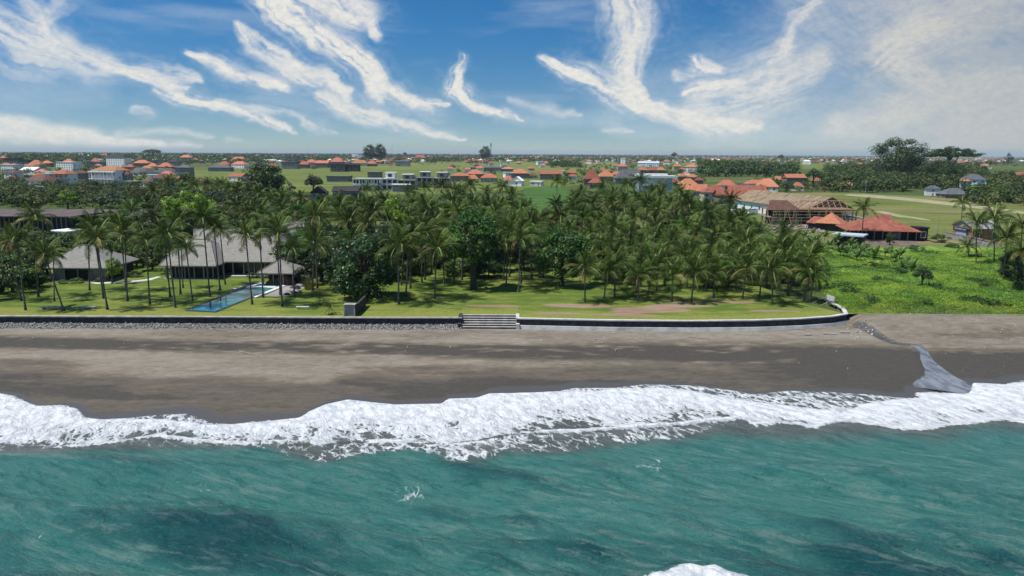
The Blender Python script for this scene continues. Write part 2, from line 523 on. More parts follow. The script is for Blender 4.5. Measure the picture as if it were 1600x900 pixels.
# ------------------------------------------------------------------ the shore: beach, sea, lawn, terrain
LAWN = 3.0
WALL_PTS_L = [(-60, 494), (0, 494.5), (300, 495.5), (560, 497), (722, 497)]
WALL_PTS_R = [(807, 498), (950, 501), (1080, 502), (1180, 501), (1250, 498.5), (1300, 495), (1323, 491), (1318, 482), (1302, 474), (1288, 467)]
wl = [G(*p) for p in WALL_PTS_L]
wr = [G(*p) for p in WALL_PTS_R]
wl[0] = Vector((-240, wl[1].y + .5, LAWN))
X_END = wr[6].x
Y_END = wr[6].y
wall_line = [(p.x, p.y) for p in wl + wr[:7]]


def ywall(x):
    xs = [p[0] for p in wall_line]; ys = [p[1] for p in wall_line]
    return np.interp(x, xs, ys)


def zbeach0(y):
    return (y - 86.0) * 0.028


def zbeach(X, Y):
    z = zbeach0(Y)
    yw = ywall(X)
    # sand is banked a little against the wall; right of the wall it climbs to the scrub
    right = sstep(X_END - 1, X_END + 3, X)
    z = np.minimum(z, zbeach0(yw)) * (1 - right) + right * (z + (2.97 - zbeach0(Y)) * sstep(Y_END - 11, Y_END - 1.0, Y))
    z = np.where((right > .5), np.minimum(z, 2.97), z)
    z = z + (fbm(X * .25, Y * .25, 3, 4) - .5) * .16 * sstep(90, 96, Y) * (1 - .6 * right)
    # the stream bed scoured through the sand
    sxs, sys_ = zip(*stream_w)
    d = np.full(X.shape, 1e9); wd = np.full(X.shape, 1.0)
    for (a, b, ra, rb) in stream_seg:
        ax, ay = a; bx, by = b
        L = (bx - ax) ** 2 + (by - ay) ** 2
        h = np.clip(((X - ax) * (bx - ax) + (Y - ay) * (by - ay)) / L, 0, 1)
        dd = np.hypot(X - ax - h * (bx - ax), Y - ay - h * (by - ay)); r = ra + (rb - ra) * h
        q = dd / r
        d = np.minimum(d, q)
    d = d * (1 + .9 * (fbm(X * .22, Y * .22, 3, 19) - .5))
    z = z - .45 * np.exp(-d * d * 1.1)
    # small scarp where the stream undercuts the upper beach
    return z


STREAM = [((1338, 509), .9), ((1362, 518), 1.2), ((1400, 532), 1.1), ((1434, 542), .8), ((1444, 552), .8), ((1449, 563), 1.0), ((1463, 579), 1.6), ((1476, 592), 3.1), ((1478, 610), 5.0)]
stream_w = [tuple(G(*p, zbeach0(120) + .4 if p[1] < 540 else zbeach0(108)).xy) for p, r in STREAM]
stream_seg = [(a, b, STREAM[i][1], STREAM[i + 1][1]) for i, (a, b) in enumerate(zip(stream_w[:-1], stream_w[1:]))]


def stream_d(X, Y):
    d = np.full(X.shape, 1e9)
    for (a, b, ra, rb) in stream_seg:
        ax, ay = a; bx, by = b
        L = (bx - ax) ** 2 + (by - ay) ** 2
        h = np.clip(((X - ax) * (bx - ax) + (Y - ay) * (by - ay)) / L, 0, 1)
        dd = np.hypot(X - ax - h * (bx - ax), Y - ay - h * (by - ay)); r = ra + (rb - ra) * h
        d = np.minimum(d, dd / r)
    return d


def curve_w(pts, z=None):
    out = []
    for p in pts:
        if z is None:
            q = G(*p, .3)
            for _ in range(4): q = G(*p, max(.05, zbeach0(q.y)))
        else:
            q = G(*p, z)
        out.append((q.x, q.y))
    out.sort()
    return np.array([a[0] for a in out]), np.array([a[1] for a in out])


UP = [(-40, 612), (0, 614), (30, 619), (38, 626), (60, 634), (100, 632), (122, 638), (134, 652), (160, 655), (200, 653), (240, 649), (290, 646), (310, 652), (332, 660), (365, 662), (400, 657),
      (440, 655), (470, 652), (482, 643), (510, 631), (545, 624), (580, 628), (620, 632), (690, 630), (700, 623), (745, 621), (765, 614), (800, 614), (870, 611), (900, 606), (960, 606),
      (1005, 601), (1080, 602), (1130, 608), (1180, 616), (1230, 611), (1290, 612), (1360, 616), (1400, 621), (1428, 621), (1430, 611), (1465, 608), (1515, 607), (1519, 597), (1568, 600), (1590, 595), (1650, 593)]
FRONT = [(-40, 612), (0, 614), (38, 626), (60, 634), (122, 638), (134, 652), (200, 655), (260, 656), (330, 664), (400, 660),
         (470, 653), (482, 644), (510, 632), (545, 624), (620, 632), (690, 631), (700, 623), (765, 615), (870, 612), (920, 613), (960, 608), (1030, 607), (1080, 611), (1150, 625),
         (1230, 635), (1317, 645), (1350, 632), (1400, 625), (1436, 621), (1440, 612), (1515, 610), (1519, 598), (1568, 601), (1650, 594)]
LOW = [(-40, 709), (0, 708), (50, 706), (120, 700), (200, 689), (240, 683), (300, 692), (380, 695), (440, 694), (500, 697), (550, 690), (600, 692), (650, 697), (700, 697), (750, 690),
       (797, 681), (900, 676), (1050, 669), (1100, 664), (1160, 660), (1178, 671), (1225, 669), (1275, 679), (1303, 669), (1331, 666), (1381, 674), (1444, 681), (1475, 678), (1531, 669), (1560, 664), (1600, 668), (1650, 668)]
LACE = [(-40, 716), (100, 706), (300, 700), (400, 700), (470, 720), (510, 728), (560, 712), (640, 708), (680, 716), (712, 728), (744, 726), (790, 712), (860, 712), (920, 702), (1000, 692), (1060, 690), (1120, 674), (1280, 682), (1400, 682), (1600, 676), (1650, 676)]
up_c, fr_c, lo_c, la_c = curve_w(UP), curve_w(FRONT), curve_w(LOW, .15), curve_w(LACE, .1)
yup = lambda X: np.interp(X, *up_c)
yfr = lambda X: np.minimum(np.interp(X, *fr_c), np.interp(X, *up_c))
ylo = lambda X: np.interp(X, *lo_c)
yla = lambda X: np.minimum(np.interp(X, *la_c), np.interp(X, *lo_c) - .2)

# --- beach
def a_dark(X, Y):
    """dark mineral sand streaks, 0 pale .. 1 black"""
    yw = ywall(X)
    s = (Y - yup(X)) / np.maximum(yw - yup(X), 1)
    n = fbm(X * .045 + 3, Y * .22, 5, 11)
    n2 = fbm(X * .016, Y * .09, 3, 23)
    nf = fbm(X * .35, Y * 1.1, 4, 31)
    pale = 0.17 + .22 * sstep(.48, .75, n)
    # upper dark band at about 2/3 of the beach, as drawn by past tides
    cx = np.interp(X, [-95, -60, -25, 0, 20, 45, 70], [120.5, 118.5, 118.2, 116.5, 117.5, 116, 113])
    band = np.exp(-((Y - cx - (n2 - .5) * 5) / np.interp(X, [-60, 0, 60], [2.8, 3.8, 5.2])) ** 2)
    pale = pale + band * (.35 + sstep(.36, .60, n * .45 + nf * .55 + .07)) * 1.05
    # lower brown zone above the swash
    lowz = sstep(.42, .20, s + (n - .5) * .5)
    pale = pale + lowz * .58 + lowz * sstep(.45, .7, n) * .3
    # far-right black sand around the stream
    e = ((X - 57) / 13) ** 2 + ((Y - 107.5) / 7.5) ** 2
    pale = pale + np.exp(-e) * .95
    rt = sstep(X_END - 2, X_END + 6, X)
    pale = pale + rt * (sstep(118, 108, Y) * .75 + .12)
    pale = pale + (nf - .5) * .34 + (fbm(X * .9, Y * 2.6, 3, 37) - .5) * .25
    return np.clip(pale, 0, 1)


def a_wet(X, Y):
    n = fbm(X * .06, Y * .12, 4, 41)
    edge = np.interp(X, [-90, -60, -45, -30, -15, 0, 15, 30, 50, 70], [.15, .5, 2.6, 3.4, .8, 2.6, 2.2, .4, 2.6, 3.0])
    wgt = sstep(edge + 1.2, edge * .5, Y - yup(X) + (n - .5) * 2.5)
    return np.clip(np.maximum(wgt, sstep(1.25, .7, stream_d(X, Y))), 0, 1)


bm_ = bpy.data.materials.new('sand'); bm_.use_nodes = True
t = NT(bm_.node_tree); bs = t.n['Principled BSDF']
pos = t.new('ShaderNodeNewGeometry').outputs['Position']
dark = t.attr('dark'); wet = t.attr('wet')
g1 = t.noise(pos, 5.0, 6, .8); g2 = t.noise(t.mapping(pos, (.55, 1.2, 1)), 1.3, 7, .72)
dk = t.m('ADD', dark, t.m('MULTIPLY', t.m('SUBTRACT', g2, .5), .85), clamp=True)
c = t.mix(t.rng(dk, 0, .5, smooth=False), (.275, .242, .192), (.140, .112, .078))
c = t.mix(t.rng(dk, .45, 1.0, smooth=False), c, (.046, .041, .034))
c = t.mix(t.m('MULTIPLY', t.rng(g1, .42, .68), .42), c, (.12, .11, .095))
c = t.mix(t.rng(t.m('MULTIPLY', wet, t.m('ADD', .75, t.m('MULTIPLY', g2, .4))), .25, 1.0), c, (.075, .072, .070))
t.put(bs.inputs['Base Color'], c)
t.put(bs.inputs['Roughness'], t.rng(wet, .3, 1, .92, .55))
bs.inputs['Specular IOR Level'].default_value = .4
bn = t.new('ShaderNodeBump'); bn.inputs['Distance'].default_value = .05; bn.inputs['Strength'].default_value = .8
t.put(bn.inputs['Height'], t.m('ADD', t.noise(pos, 3.0, 5, .65), t.noise(t.mapping(pos, (.3, 1.4, 1)), 1.2, 3)))
t.l.new(bn.outputs[0], bs.inputs['Normal'])
xs = strip_coords(-120, 135, .5, (-700, 800)); ys = np.concatenate([np.arange(40, 78, 2.), np.arange(78, 140, .4), np.array([141, 143, 146, 150.])])
struct('beach', grid_mesh('beach', xs, ys, zbeach, {'dark': a_dark, 'wet': a_wet}, bm_))

# --- sea
rs = np.random.RandomState(3)
WAVES = []
for i in range(70):
    L = 1.1 * (1.058 ** i)
    th = R(90 + rs.normal(-24, 26))
    WAVES.append((2 * math.pi / L * math.cos(th), 2 * math.pi / L * math.sin(th), rs.rand() * 6.28, 0.0120 * L ** .80))


def waves(X, Y):
    z = np.zeros(X.shape)
    for kx, ky, ph, a in WAVES:
        sn = np.sin(kx * X + ky * Y + ph)
        z += a * (1.5 * (1 - np.abs(sn)) ** 1.3 - .55)
    return z


def zsea(X, Y):
    yu, yf, yl = yup(X), yfr(X), ylo(X)
    s = yu - Y
    zb = zbeach(X, Y)
    deep = sstep(0, 14, yl - Y)
    lowmask = sstep(-6, 3, yl - Y)
    z = waves(X, Y) * (.12 + .88 * deep) * (.45 + .8 * fbm(X * .05, Y * .08, 2, 61))
    # steep little wave backs along the seaward edge of the foam
    wb = np.interp(X, [-95, -60, -40, -20, -5, 8, 30, 45, 60, 90], [.1, .12, .35, .15, .25, .5, .65, .85, .8, .35])
    d = (Y - (yl - .2))
    z += wb * np.where(d < 0, np.exp(-(d / 3.4) ** 2), np.exp(-(d / 2.2) ** 2)) * (.5 + 1.0 * vnoise(X * .12, Y * 0, 5))
    # two more swells rolling in
    for (cy, slope, amp, wd, x0, x1) in ((65, -.16, 1.3, 3.2, 8, 60), (57, -.14, .8, 3.2, -60, 10), (76, -.16, .8, 2.8, -5, 56), (70, -.05, .8, 2.8, -70, -15), (50, -.12, .9, 3.2, -10, 50), (82, -.10, .5, 2.2, -75, -30)):
        dd = Y - (cy + slope * X + 1.5 * (vnoise(X * .08, X * 0, 9) - .5))
        z += amp * np.exp(-(dd / wd) ** 2) * sstep(x0 - 14, x0 + 8, X) * sstep(x1 + 14, x1 - 8, X)
    # breaking crest at the bottom
    dd = ((X - BRK.x) / 5.0) ** 2
    cr = np.exp(-dd) * np.exp(-((Y - BRK.y) / 1.6) ** 2)
    z += cr * (.85 + .5 * fbm(X * 1.5, Y * 1.5, 3, 77))
    # foam thickness
    fo = afoam(X, Y)
    z += np.minimum(fo, 1) * (.22 * fbm(X * 1.1, Y * 1.1, 4, 91) + .42 * fbm(X * .35, Y * .5, 3, 93) * sstep(.3, .9, fo)) * sstep(-.2, 1.5, s)
    z = z + .02
    # swash lying on the sand
    lip = .16 * (1 - np.exp(-np.maximum(s, 0) / .35)) + .18 * sstep(0, 3, yf - Y)
    zsw = zb + lip
    k = sstep(0, 1, (Y - (yl - 1)) / np.maximum(yu - yl, 2) * 1.3)
    base = np.maximum(z, zb + .08)
    z = base * (1 - k) + np.maximum(zsw, zsw) * k
    return np.where(s > 0, z, zb - .03 - .25 * np.minimum(-s, 2))


BRK = G(1085, 902, .3)
BRK.y -= .3


def afoam(X, Y):
    yu, yf, yl, ya = yup(X), yfr(X), ylo(X), yla(X)
    n = fbm(X * .30 + Y * .12, Y * .30, 4, 51)
    n2 = fbm(X * .09, Y * .12, 3, 53)
    tt = (yf - Y) / np.maximum(yf - yl, 1)          # 0 at the front, 1 at the seaward edge
    solid = np.interp(X, [-90, -72, -60, -45, -30, -15, -3, 5, 16, 32, 50, 60, 70, 90], [.95, .95, .75, .62, .9, 1.0, 1.0, .8, .88, .95, .98, .95, .92, .95])
    body = (1.08 - .70 * sstep(.15, .9, tt) * (1.35 - n2)) * solid + (n - .5) * .75
    body = np.where(tt < .12, np.maximum(body, .95), body)
    right = sstep(28, 40, X)
    body = np.maximum(body, (.74 + (n - .5) * .8) * right)
    f = body * sstep(-.15, .3, yf - Y) * sstep(-.2, .5, Y - yl + (n - .5) * 1.2)
    # white crest line along the wave back
    crest = np.exp(-((Y - yl - .5 + (n - .5) * .7) / .65) ** 2) * np.interp(X, [-60, -50, -38, -26, -20, -13, -8, 0, 5, 30, 34, 40, 60], [0, .2, 1, .4, 0, 1, 0, .2, 1, 1, .5, .2, .1])
    f = np.maximum(f, crest)
    # lace left behind the wave
    lz = sstep(-.3, 1.0, Y - ya) * sstep(.3, -.5, Y - yl)
    lm = np.interp(X, [-95, -60, -45, -36, -29, -24, -17, -5, 8, 18, 25, 33], [.35, .22, .15, .3, .42, .2, .42, .62, .5, .42, .25, 0])
    f = np.maximum(f, lz * lm * (.05 + 1.05 * n2))
    # thin wash ahead of the front
    wash = sstep(-.05, .3, yu - Y) * (Y > yf) * (.28 + .5 * (fbm(X * .25 + Y * .5, Y * .7, 4, 57) - .35))
    f = np.where(Y > yf, np.maximum(wash, 0), f)
    edge = np.exp(-((yu - Y - .15) / .22) ** 2) * .55 * (X < 45) * (X > 15)
    f = np.maximum(f, edge)
    # breaker
    dd = ((X - BRK.x) / 4.2) ** 2 + ((Y - BRK.y + .5 + (n - .5) * 1.2) / 1.7) ** 2
    f = np.maximum(f, 1.25 * np.exp(-dd ** 2) )
    # small whitecaps
    for (px, py, r) in ((642, 765, 2.0), (1010, 730, 2.2), (1025, 716, 1.6), (150, 690, 1.0), (70, 830, .9), (645, 850, .6), (700, 852, .5), (320, 757, .7)):
        q = G(px, py, .1)
        f = np.maximum(f, .17 * np.exp(-((X - q.x) / r) ** 2 - ((Y - q.y) / r) ** 2) * (n > .4))
    return np.clip(f, 0, 1.3) * (Y < yu)


def ashal(X, Y):
    """1 = silty shallow water, 0 = open sea"""
    n = fbm(X * .07, Y * .1, 3, 71)
    yl = np.minimum(ylo(X), yla(X) + 1.5)
    wd = np.interp(X, [-90, -40, -10, 20, 40, 90], [1.6, 2.4, 2.6, 3.6, 5, 6])
    return np.clip(sstep(0, 1, 1 - (yl - Y) / wd + (n - .5) * .9), 0, 1)


def adeep_shade(X, Y):
    u = X * .92 - Y * .39; v = X * .39 + Y * .92
    n = fbm(u * .060 + 4, v * .24 + 7, 6, 73); n3 = fbm(u * .16, v * .8, 4, 75)
    return np.clip(sstep(82, 52, Y) * .75 + (n - .5) * .7 + (n3 - .5) * .9 + waves(X, Y) * .5, 0, 1)  # depth tint, plus dark wave backs painted in along the swell


sm = bpy.data.materials.new('sea_water'); sm.use_nodes = True
t = NT(sm.node_tree); bs = t.n['Principled BSDF']; out = t.n['Material Output']
pos = t.new('ShaderNodeNewGeometry').outputs['Position']
foam, shal, deep = t.attr('foam'), t.attr('shallow'), t.attr('deep')
st1 = t.noise(t.rmap(pos, 23, (.30, 1.5, 1)), .8, 6, .68, .4)
st2 = t.noise(t.rmap(pos, 23, (.45, 1.8, 1)), 3.0, 4, .7, .3)
big = t.noise(t.mapping(pos, (.5, 1, 1)), .12, 4, .6, .5)
c = t.mix(t.rng(t.m('ADD', deep, t.m('MULTIPLY', t.m('SUBTRACT', st1, .5), .9)), .0, 1.05), (.045, .175, .152), (.005, .056, .062))
c = t.mix(t.m('MULTIPLY', t.rng(st1, .48, .66), t.rng(big, .33, .58, .15, .75)), c, (.145, .235, .21))
c = t.mix(t.m('MULTIPLY', t.rng(st1, .50, .34), .55), c, (.008, .085, .085))
c = t.mix(t.m('MULTIPLY', t.rng(st2, .56, .78), .45), c, (.19, .29, .27))
c = t.mix(t.m('MULTIPLY', shal, .95), c, t.mix(t.rng(st1, .35, .65), (.075, .088, .082), (.125, .140, .128)))
t.put(bs.inputs['Base Color'], c)
bs.inputs['Roughness'].default_value = .13
bs.inputs['IOR'].default_value = 1.333
bs.inputs['Specular IOR Level'].default_value = .5
bn = t.new('ShaderNodeBump'); bn.inputs['Distance'].default_value = .55; bn.inputs['Strength'].default_value = 1.0
wv = t.m('ADD', t.noise(t.rmap(pos, 23, (.5, 1.5, 1)), 1.4, 5, .62, .3), t.m('MULTIPLY', t.noise(t.rmap(pos, 16, (.7, 1.6, 1)), 3.6, 4, .65), .55))
t.put(bn.inputs['Height'], wv); t.l.new(bn.outputs[0], bs.inputs['Normal'])
# foam: cell walls that thicken into a white sheet; cells drawn out down the slope
wrp = t.v('SCALE', t.v('SUBTRACT', t.noise(pos, .55, 4, .6, color=True), (.5, .5, .5)), scale=1.9)
fp = t.rmap(t.v('ADD', pos, wrp), 64, (.52, 1.15, 0))
def cells(scale):
    vn = t.new('ShaderNodeTexVoronoi', feature='DISTANCE_TO_EDGE'); t.put(vn.inputs['Vector'], fp); vn.inputs['Scale'].default_value = scale
    return vn.outputs['Distance']
v1 = t.m('DIVIDE', cells(.55), .55); v2 = t.m('DIVIDE', cells(1.5), .5)
hole = t.m('ADD', t.m('MULTIPLY', t.m('MINIMUM', v1, 1.0), .55), t.m('MULTIPLY', t.m('MINIMUM', v2, 1.0), .45))
fn = t.noise(fp, 2.2, 5, .7)
fd = t.m('SUBTRACT', t.m('ADD', t.m('MULTIPLY', t.m('POWER', t.m('MAXIMUM', foam, 0), 1.55), 1.05), t.m('MULTIPLY', t.m('SUBTRACT', fn, .5), t.rng(foam, .02, .3, 0, .75))), t.m('MULTIPLY', hole, .98))
fm = t.m('MULTIPLY', t.rng(fd, -.10, .10), t.rng(foam, .03, .16))
thin = t.m('MULTIPLY', t.rng(foam, .10, .9), .30)
fm = t.m('MAXIMUM', fm, t.m('MULTIPLY', thin, t.rng(fn, .35, .7)))
fb = t.new('ShaderNodeBsdfPrincipled'); fb.inputs['Roughness'].default_value = .7; fb.inputs['Specular IOR Level'].default_value = .2
fcol = t.mix(t.rng(t.noise(fp, .9, 6, .7), .36, .60), (.50, .535, .57), (.80, .81, .82))  # soft grey relief shading of the foam painted into its colour
t.put(fb.inputs['Base Color'], fcol)
b2 = t.new('ShaderNodeBump'); b2.inputs['Distance'].default_value = .5; b2.inputs['Strength'].default_value = 1.0
t.put(b2.inputs['Height'], t.m('ADD', t.noise(fp, 1.6, 6, .7), t.m('MULTIPLY', t.rng(fd, -.1, .6), .5))); t.l.new(b2.outputs[0], fb.inputs['Normal'])
ms = t.new('ShaderNodeMixShader'); t.put(ms.inputs[0], fm); t.l.new(bs.outputs[0], ms.inputs[1]); t.l.new(fb.outputs[0], ms.inputs[2])
t.l.new(ms.outputs[0], out.inputs[0])
xs = strip_coords(-92, 96, .36, (-900, 900), 1.3); ys = strip_coords(44, 114, .22, (-400, 114.1), 1.3)
struct('sea', grid_mesh('sea', xs, ys, zsea, {'foam': afoam, 'shallow': ashal, 'deep': adeep_shade}, sm))

# --- stream of shallow water over the black sand
stm = mat('stream_water', (.25, .255, .26), (.12, .12, .125), .9, .07, stretch=(1, .35, 1), spec=.8, world_xyz=True, bump=.03, bscale=2.2)
L_, R_, fcs = [], [], []
mb = MB(); prev = None
pp = [Vector((*p, 0)) for p in stream_w]
fine = []
for i in range(3, len(pp) - 1):
    for k in range(6):
        f = k / 6; fine.append((pp[i].lerp(pp[i + 1], f), STREAM[i][1] * (1 - f) + STREAM[i + 1][1] * f))
for i, (p, r) in enumerate(fine):
    d = (fine[min(i + 1, len(fine) - 1)][0] - fine[max(i - 1, 0)][0]).normalized(); n = Vector((-d.y, d.x, 0))
    r *= 1.5
    z = float(zbeach0(p.y)) - .16
    cur = (p + n * r + Vector((0, 0, z)), p - n * r + Vector((0, 0, z)))
    if prev: mb.quad(prev[0], prev[1], cur[1], cur[0])
    prev = cur
struct('stream', mb.mesh('stream', stm))

# --- terrain: one sheet to the horizon, hidden under the nearer ground
tm = bpy.data.materials.new('countryside'); tm.use_nodes = True
t = NT(tm.node_tree); bs = t.n['Principled BSDF']
pos = t.new('ShaderNodeNewGeometry').outputs['Position']
vo = t.new('ShaderNodeTexVoronoi', feature='F1'); t.put(vo.inputs['Vector'], t.mapping(pos, (.6, 1, 1), (0, 0, R(15)))); vo.inputs['Scale'].default_value = .006
cs = t.new('ShaderNodeSeparateColor'); t.l.new(vo.outputs['Color'], cs.inputs[0])
c = t.mix(t.rng(cs.outputs[0], .2, .8), (.070, .105, .030), (.150, .165, .055))
c = t.mix(t.rng(t.noise(pos, .02, 5, .65), .4, .65), c, (.075, .105, .03))
c = t.mix(t.m('MULTIPLY', t.rng(t.noise(pos, .25, 4, .6), .35, .7), .5), c, (.05, .075, .02))
t.put(bs.inputs['Base Color'], c); bs.inputs['Roughness'].default_value = .95; bs.inputs['Specular IOR Level'].default_value = .1
# outline follows the back of the wall and the upper beach, then runs out
SX0, SX1 = G(723, 491.5).x - .42, G(806, 492.5).x + .42
NOTCH = float(G(765, 492).y - ywall(G(765, 492).x))
lp = sorted([(x, y + .4) for x, y in wall_line if not (SX0 - .5 < x < SX1 + .5)] + [(SX0 - .01, float(ywall(SX0)) + .4), (SX0, float(ywall(SX0)) + .4 + NOTCH), (SX1, float(ywall(SX1)) + .4 + NOTCH), (SX1 + .01, float(ywall(SX1)) + .4)])
pts = [(-6000, ywall(-240) + .4)] + lp + [(X_END + .1, 146), (1000, 146), (6000, 146)]
mb = MB(); base_y = [p for p in pts]
for a, b in zip(base_y[:-1], base_y[1:]):
    if b[0] - a[0] < .001: continue
    mb.quad((a[0], a[1], 2.93), (b[0], b[1], 2.93), (b[0], 400, 2.93), (a[0], 400, 2.93))
xsT = sorted(set([-20000, 20000] + [p[0] for p in pts]))
for a, b in zip(xsT[:-1], xsT[1:]):
    mb.quad((a, 400, 2.93), (b, 400, 2.93), (b * (3 if abs(b) > 5000 else 1), 45000, 2.93), (a * (3 if abs(a) > 5000 else 1), 45000, 2.93))
for sgn in (-1, 1):
    a, b = (-20000, -6000) if sgn < 0 else (6000, 20000)
    mb.quad((a, 146, 2.93), (b, 146, 2.93), (b, 400, 2.93), (a, 400, 2.93))
struct('terrain', mb.mesh('terrain', tm))


def field(name, poly, matl, z):
    q = [G(*p, z) for p in poly]
    me = bpy.data.meshes.new(name); me.from_pydata([tuple(p) for p in q], [], [tuple(range(len(q)))]); me.materials.append(matl)
    return struct(name, me)


def field_mat(name, a, b, rows=None, sc=.05, c3=None):
    m = bpy.data.materials.new(name); m.use_nodes = True
    t = NT(m.node_tree); bs = t.n['Principled BSDF']
    pos = t.new('ShaderNodeNewGeometry').outputs['Position']
    n = t.noise(t.mapping(pos, (.5, 1, 1)), sc, 6, .65)
    c = t.mix(t.rng(n, .35, .65), b, a)
    if c3: c = t.mix(t.rng(t.noise(t.mapping(pos, (.4, 1.2, 1)), sc * .6, 5, .6), .5, .66), c, c3)
    c = t.mix(t.m('MULTIPLY', t.rng(t.noise(pos, sc * 14, 4, .7), .4, .7), .35), c, tuple(x * .45 for x in b))
    if rows:
        sp = t.new('ShaderNodeSeparateXYZ'); t.put(sp.inputs[0], pos)
        wv = t.m('FRACT', t.m('MULTIPLY', t.m('ADD', sp.outputs[1], t.m('MULTIPLY', t.noise(pos, .02, 2), 10)), 1 / rows))
        c = t.mix(t.m('MULTIPLY', t.rng(wv, .84, .95), .55), c, tuple(x * .5 for x in b))
    t.put(bs.inputs['Base Color'], c); bs.inputs['Roughness'].default_value = .95; bs.inputs['Specular IOR Level'].default_value = .1
    bn = t.new('ShaderNodeBump'); bn.inputs['Distance'].default_value = .25; t.put(bn.inputs['Height'], t.noise(pos, 1.2, 4, .7)); t.l.new(bn.outputs[0], bs.inputs['Normal'])
    return m


rice = field_mat('rice', (.165, .205, .050), (.10, .145, .034), rows=55, c3=(.20, .205, .07))
rice2 = field_mat('rice_terrace', (.085, .165, .04), (.05, .11, .025), rows=9)
ricey = field_mat('rice_ripe', (.21, .235, .07), (.15, .175, .05), rows=40, c3=(.13, .16, .045))
dryf = field_mat('dry_meadow', (.18, .20, .06), (.12, .14, .04), sc=.03, c3=(.24, .20, .10))
scr = field_mat('meadow', (.13, .20, .035), (.07, .13, .025), sc=.08)
field('rice_field', [(200, 275), (300, 266), (440, 264), (700, 262), (1000, 261), (960, 285), (780, 300), (600, 305), (300, 300), (180, 290)], rice, 2.98)
field('rice_field', [(560, 262), (560, 259), (700, 257.5), (720, 263), (640, 266)], ricey, 3.02)
field('rice_field', [(640, 253), (800, 251.5), (960, 253), (960, 266), (800, 270), (640, 262)], ricey, 3.05)
field('rice_field', [(1020, 251), (1320, 251.5), (1320, 264), (1150, 264), (1020, 258)], rice, 3.0)
field('rice_field', [(818, 294), (870, 290), (890, 300), (900, 350), (880, 380), (820, 380)], rice2, 3.03)
field('meadow', [(1060, 330), (1180, 320), (1330, 335), (1290, 420), (1060, 420)], scr, 3.0)
field('meadow', [(1180, 303), (1300, 300), (1700, 318), (1700, 400), (1330, 400), (1180, 345)], dryf, 3.02)
field('sand_track', [(1325, 303.5), (1350, 303.5), (1420, 309), (1520, 319.5), (1640, 336), (1640, 339), (1500, 322.5), (1400, 312), (1318, 305)], M['sandpath'], 3.06)
field('sand_track', [(1362, 330), (1380, 330), (1410, 336), (1452, 343), (1455, 345), (1405, 339)], M['sandpath'], 3.06)
field('dirt_yard', [(1338, 374), (1430, 376), (1445, 384), (1400, 388), (1335, 383)], M['dirt'], 3.06)

# --- lawn: a fine sheet with worn patches
def a_bare(X, Y):
    n = fbm(X * .12, Y * .3, 4, 81); s = np.zeros(X.shape)
    for (px, py, rx, ry) in ((900, 478, 9, 2.4), (1025, 484, 11, 3.0), (1060, 478, 8, 2), (1200, 486, 8, 1.3), (820, 497, 5, .8), (965, 492, 9, 1.2), (780, 478, 6, 1.5), (870, 490, 6, 1.4), (1110, 472, 10, 1.5)):
        q = G(px, py)
        s = np.maximum(s, np.exp(-((X - q.x) / rx) ** 2 - ((Y - q.y) / ry) ** 2))
    return np.clip(sstep(.25, .75, s + (n - .5) * 1.1) * (s > .05), 0, 1)


lm = bpy.data.materials.new('lawn_grass'); lm.use_nodes = True
t = NT(lm.node_tree); bs = t.n['Principled BSDF']
pos = t.new('ShaderNodeNewGeometry').outputs['Position']
n1 = t.noise(t.mapping(pos, (.6, 1.6, 1)), .22, 5, .62); n2 = t.noise(pos, 2.2, 5, .7)
dry = t.attr('dry')
c = t.mix(t.rng(t.m('ADD', n1, t.m('MULTIPLY', dry, .28)), .38, .74), (.095, .150, .026), (.225, .240, .055))
c = t.mix(t.m('MULTIPLY', t.rng(n2, .42, .75), .55), c, (.040, .085, .015))
c = t.mix(t.rng(t.m('MULTIPLY', t.attr('bare'), t.m('ADD', .6, t.m('MULTIPLY', n2, .8))), .3, .9), c, t.mix(t.rng(n1, .3, .7), (.25, .155, .105), (.32, .235, .17)))
t.put(bs.inputs['Base Color'], c); bs.inputs['Roughness'].default_value = .95; bs.inputs['Specular IOR Level'].default_value = .12
bn = t.new('ShaderNodeBump'); bn.inputs['Distance'].default_value = .12; t.put(bn.inputs['Height'], t.noise(pos, 4, 4, .75)); t.l.new(bn.outputs[0], bs.inputs['Normal'])
xs = np.concatenate([np.arange(-230, -120, 3.), np.arange(-120, X_END - .6, .8), [X_END - .55, SX0 - .02, SX0, SX1, SX1 + .02]])
xs = np.sort(xs)
ts = np.linspace(0, 1, 110) ** 1.3
X = np.repeat(xs[None, :], len(ts), 0)
y0 = ywall(X) + .75 + (NOTCH - .3) * ((X > SX0 - .01) & (X < SX1 + .01))
yb = np.interp(X, [-240, -40, 0, 30, X_END - 8, X_END], [245, 245, 262, 240, 205, 172])
Y = y0 + (yb - y0) * ts[:, None]
pinch = G(1288, 467)
# the right edge bends back along the return wall
Xr = np.where(X > X_END - 12, X_END - 12 + (X - (X_END - 12)) * np.interp(Y - Y_END, [0, 2, 9, 20], [1, .98, .70, .5]), X)
idx = np.arange(X.size).reshape(X.shape)
q = np.stack([idx[:-1, :-1], idx[:-1, 1:], idx[1:, 1:], idx[1:, :-1]], -1).reshape(-1, 4)
co = np.stack([Xr, Y, np.full(X.shape, LAWN) + (fbm(X * .1, Y * .1, 3, 8) - .5) * .05], -1).reshape(-1, 3)
dryA = np.clip(1.2 - (Y - y0) / 7, 0, 1) + (fbm(X * .05, Y * .1, 3, 87) - .5)
struct('lawn', np_mesh('lawn', co, q, lm, {'bare': a_bare(Xr, Y).reshape(-1), 'dry': dryA.reshape(-1)}, True))


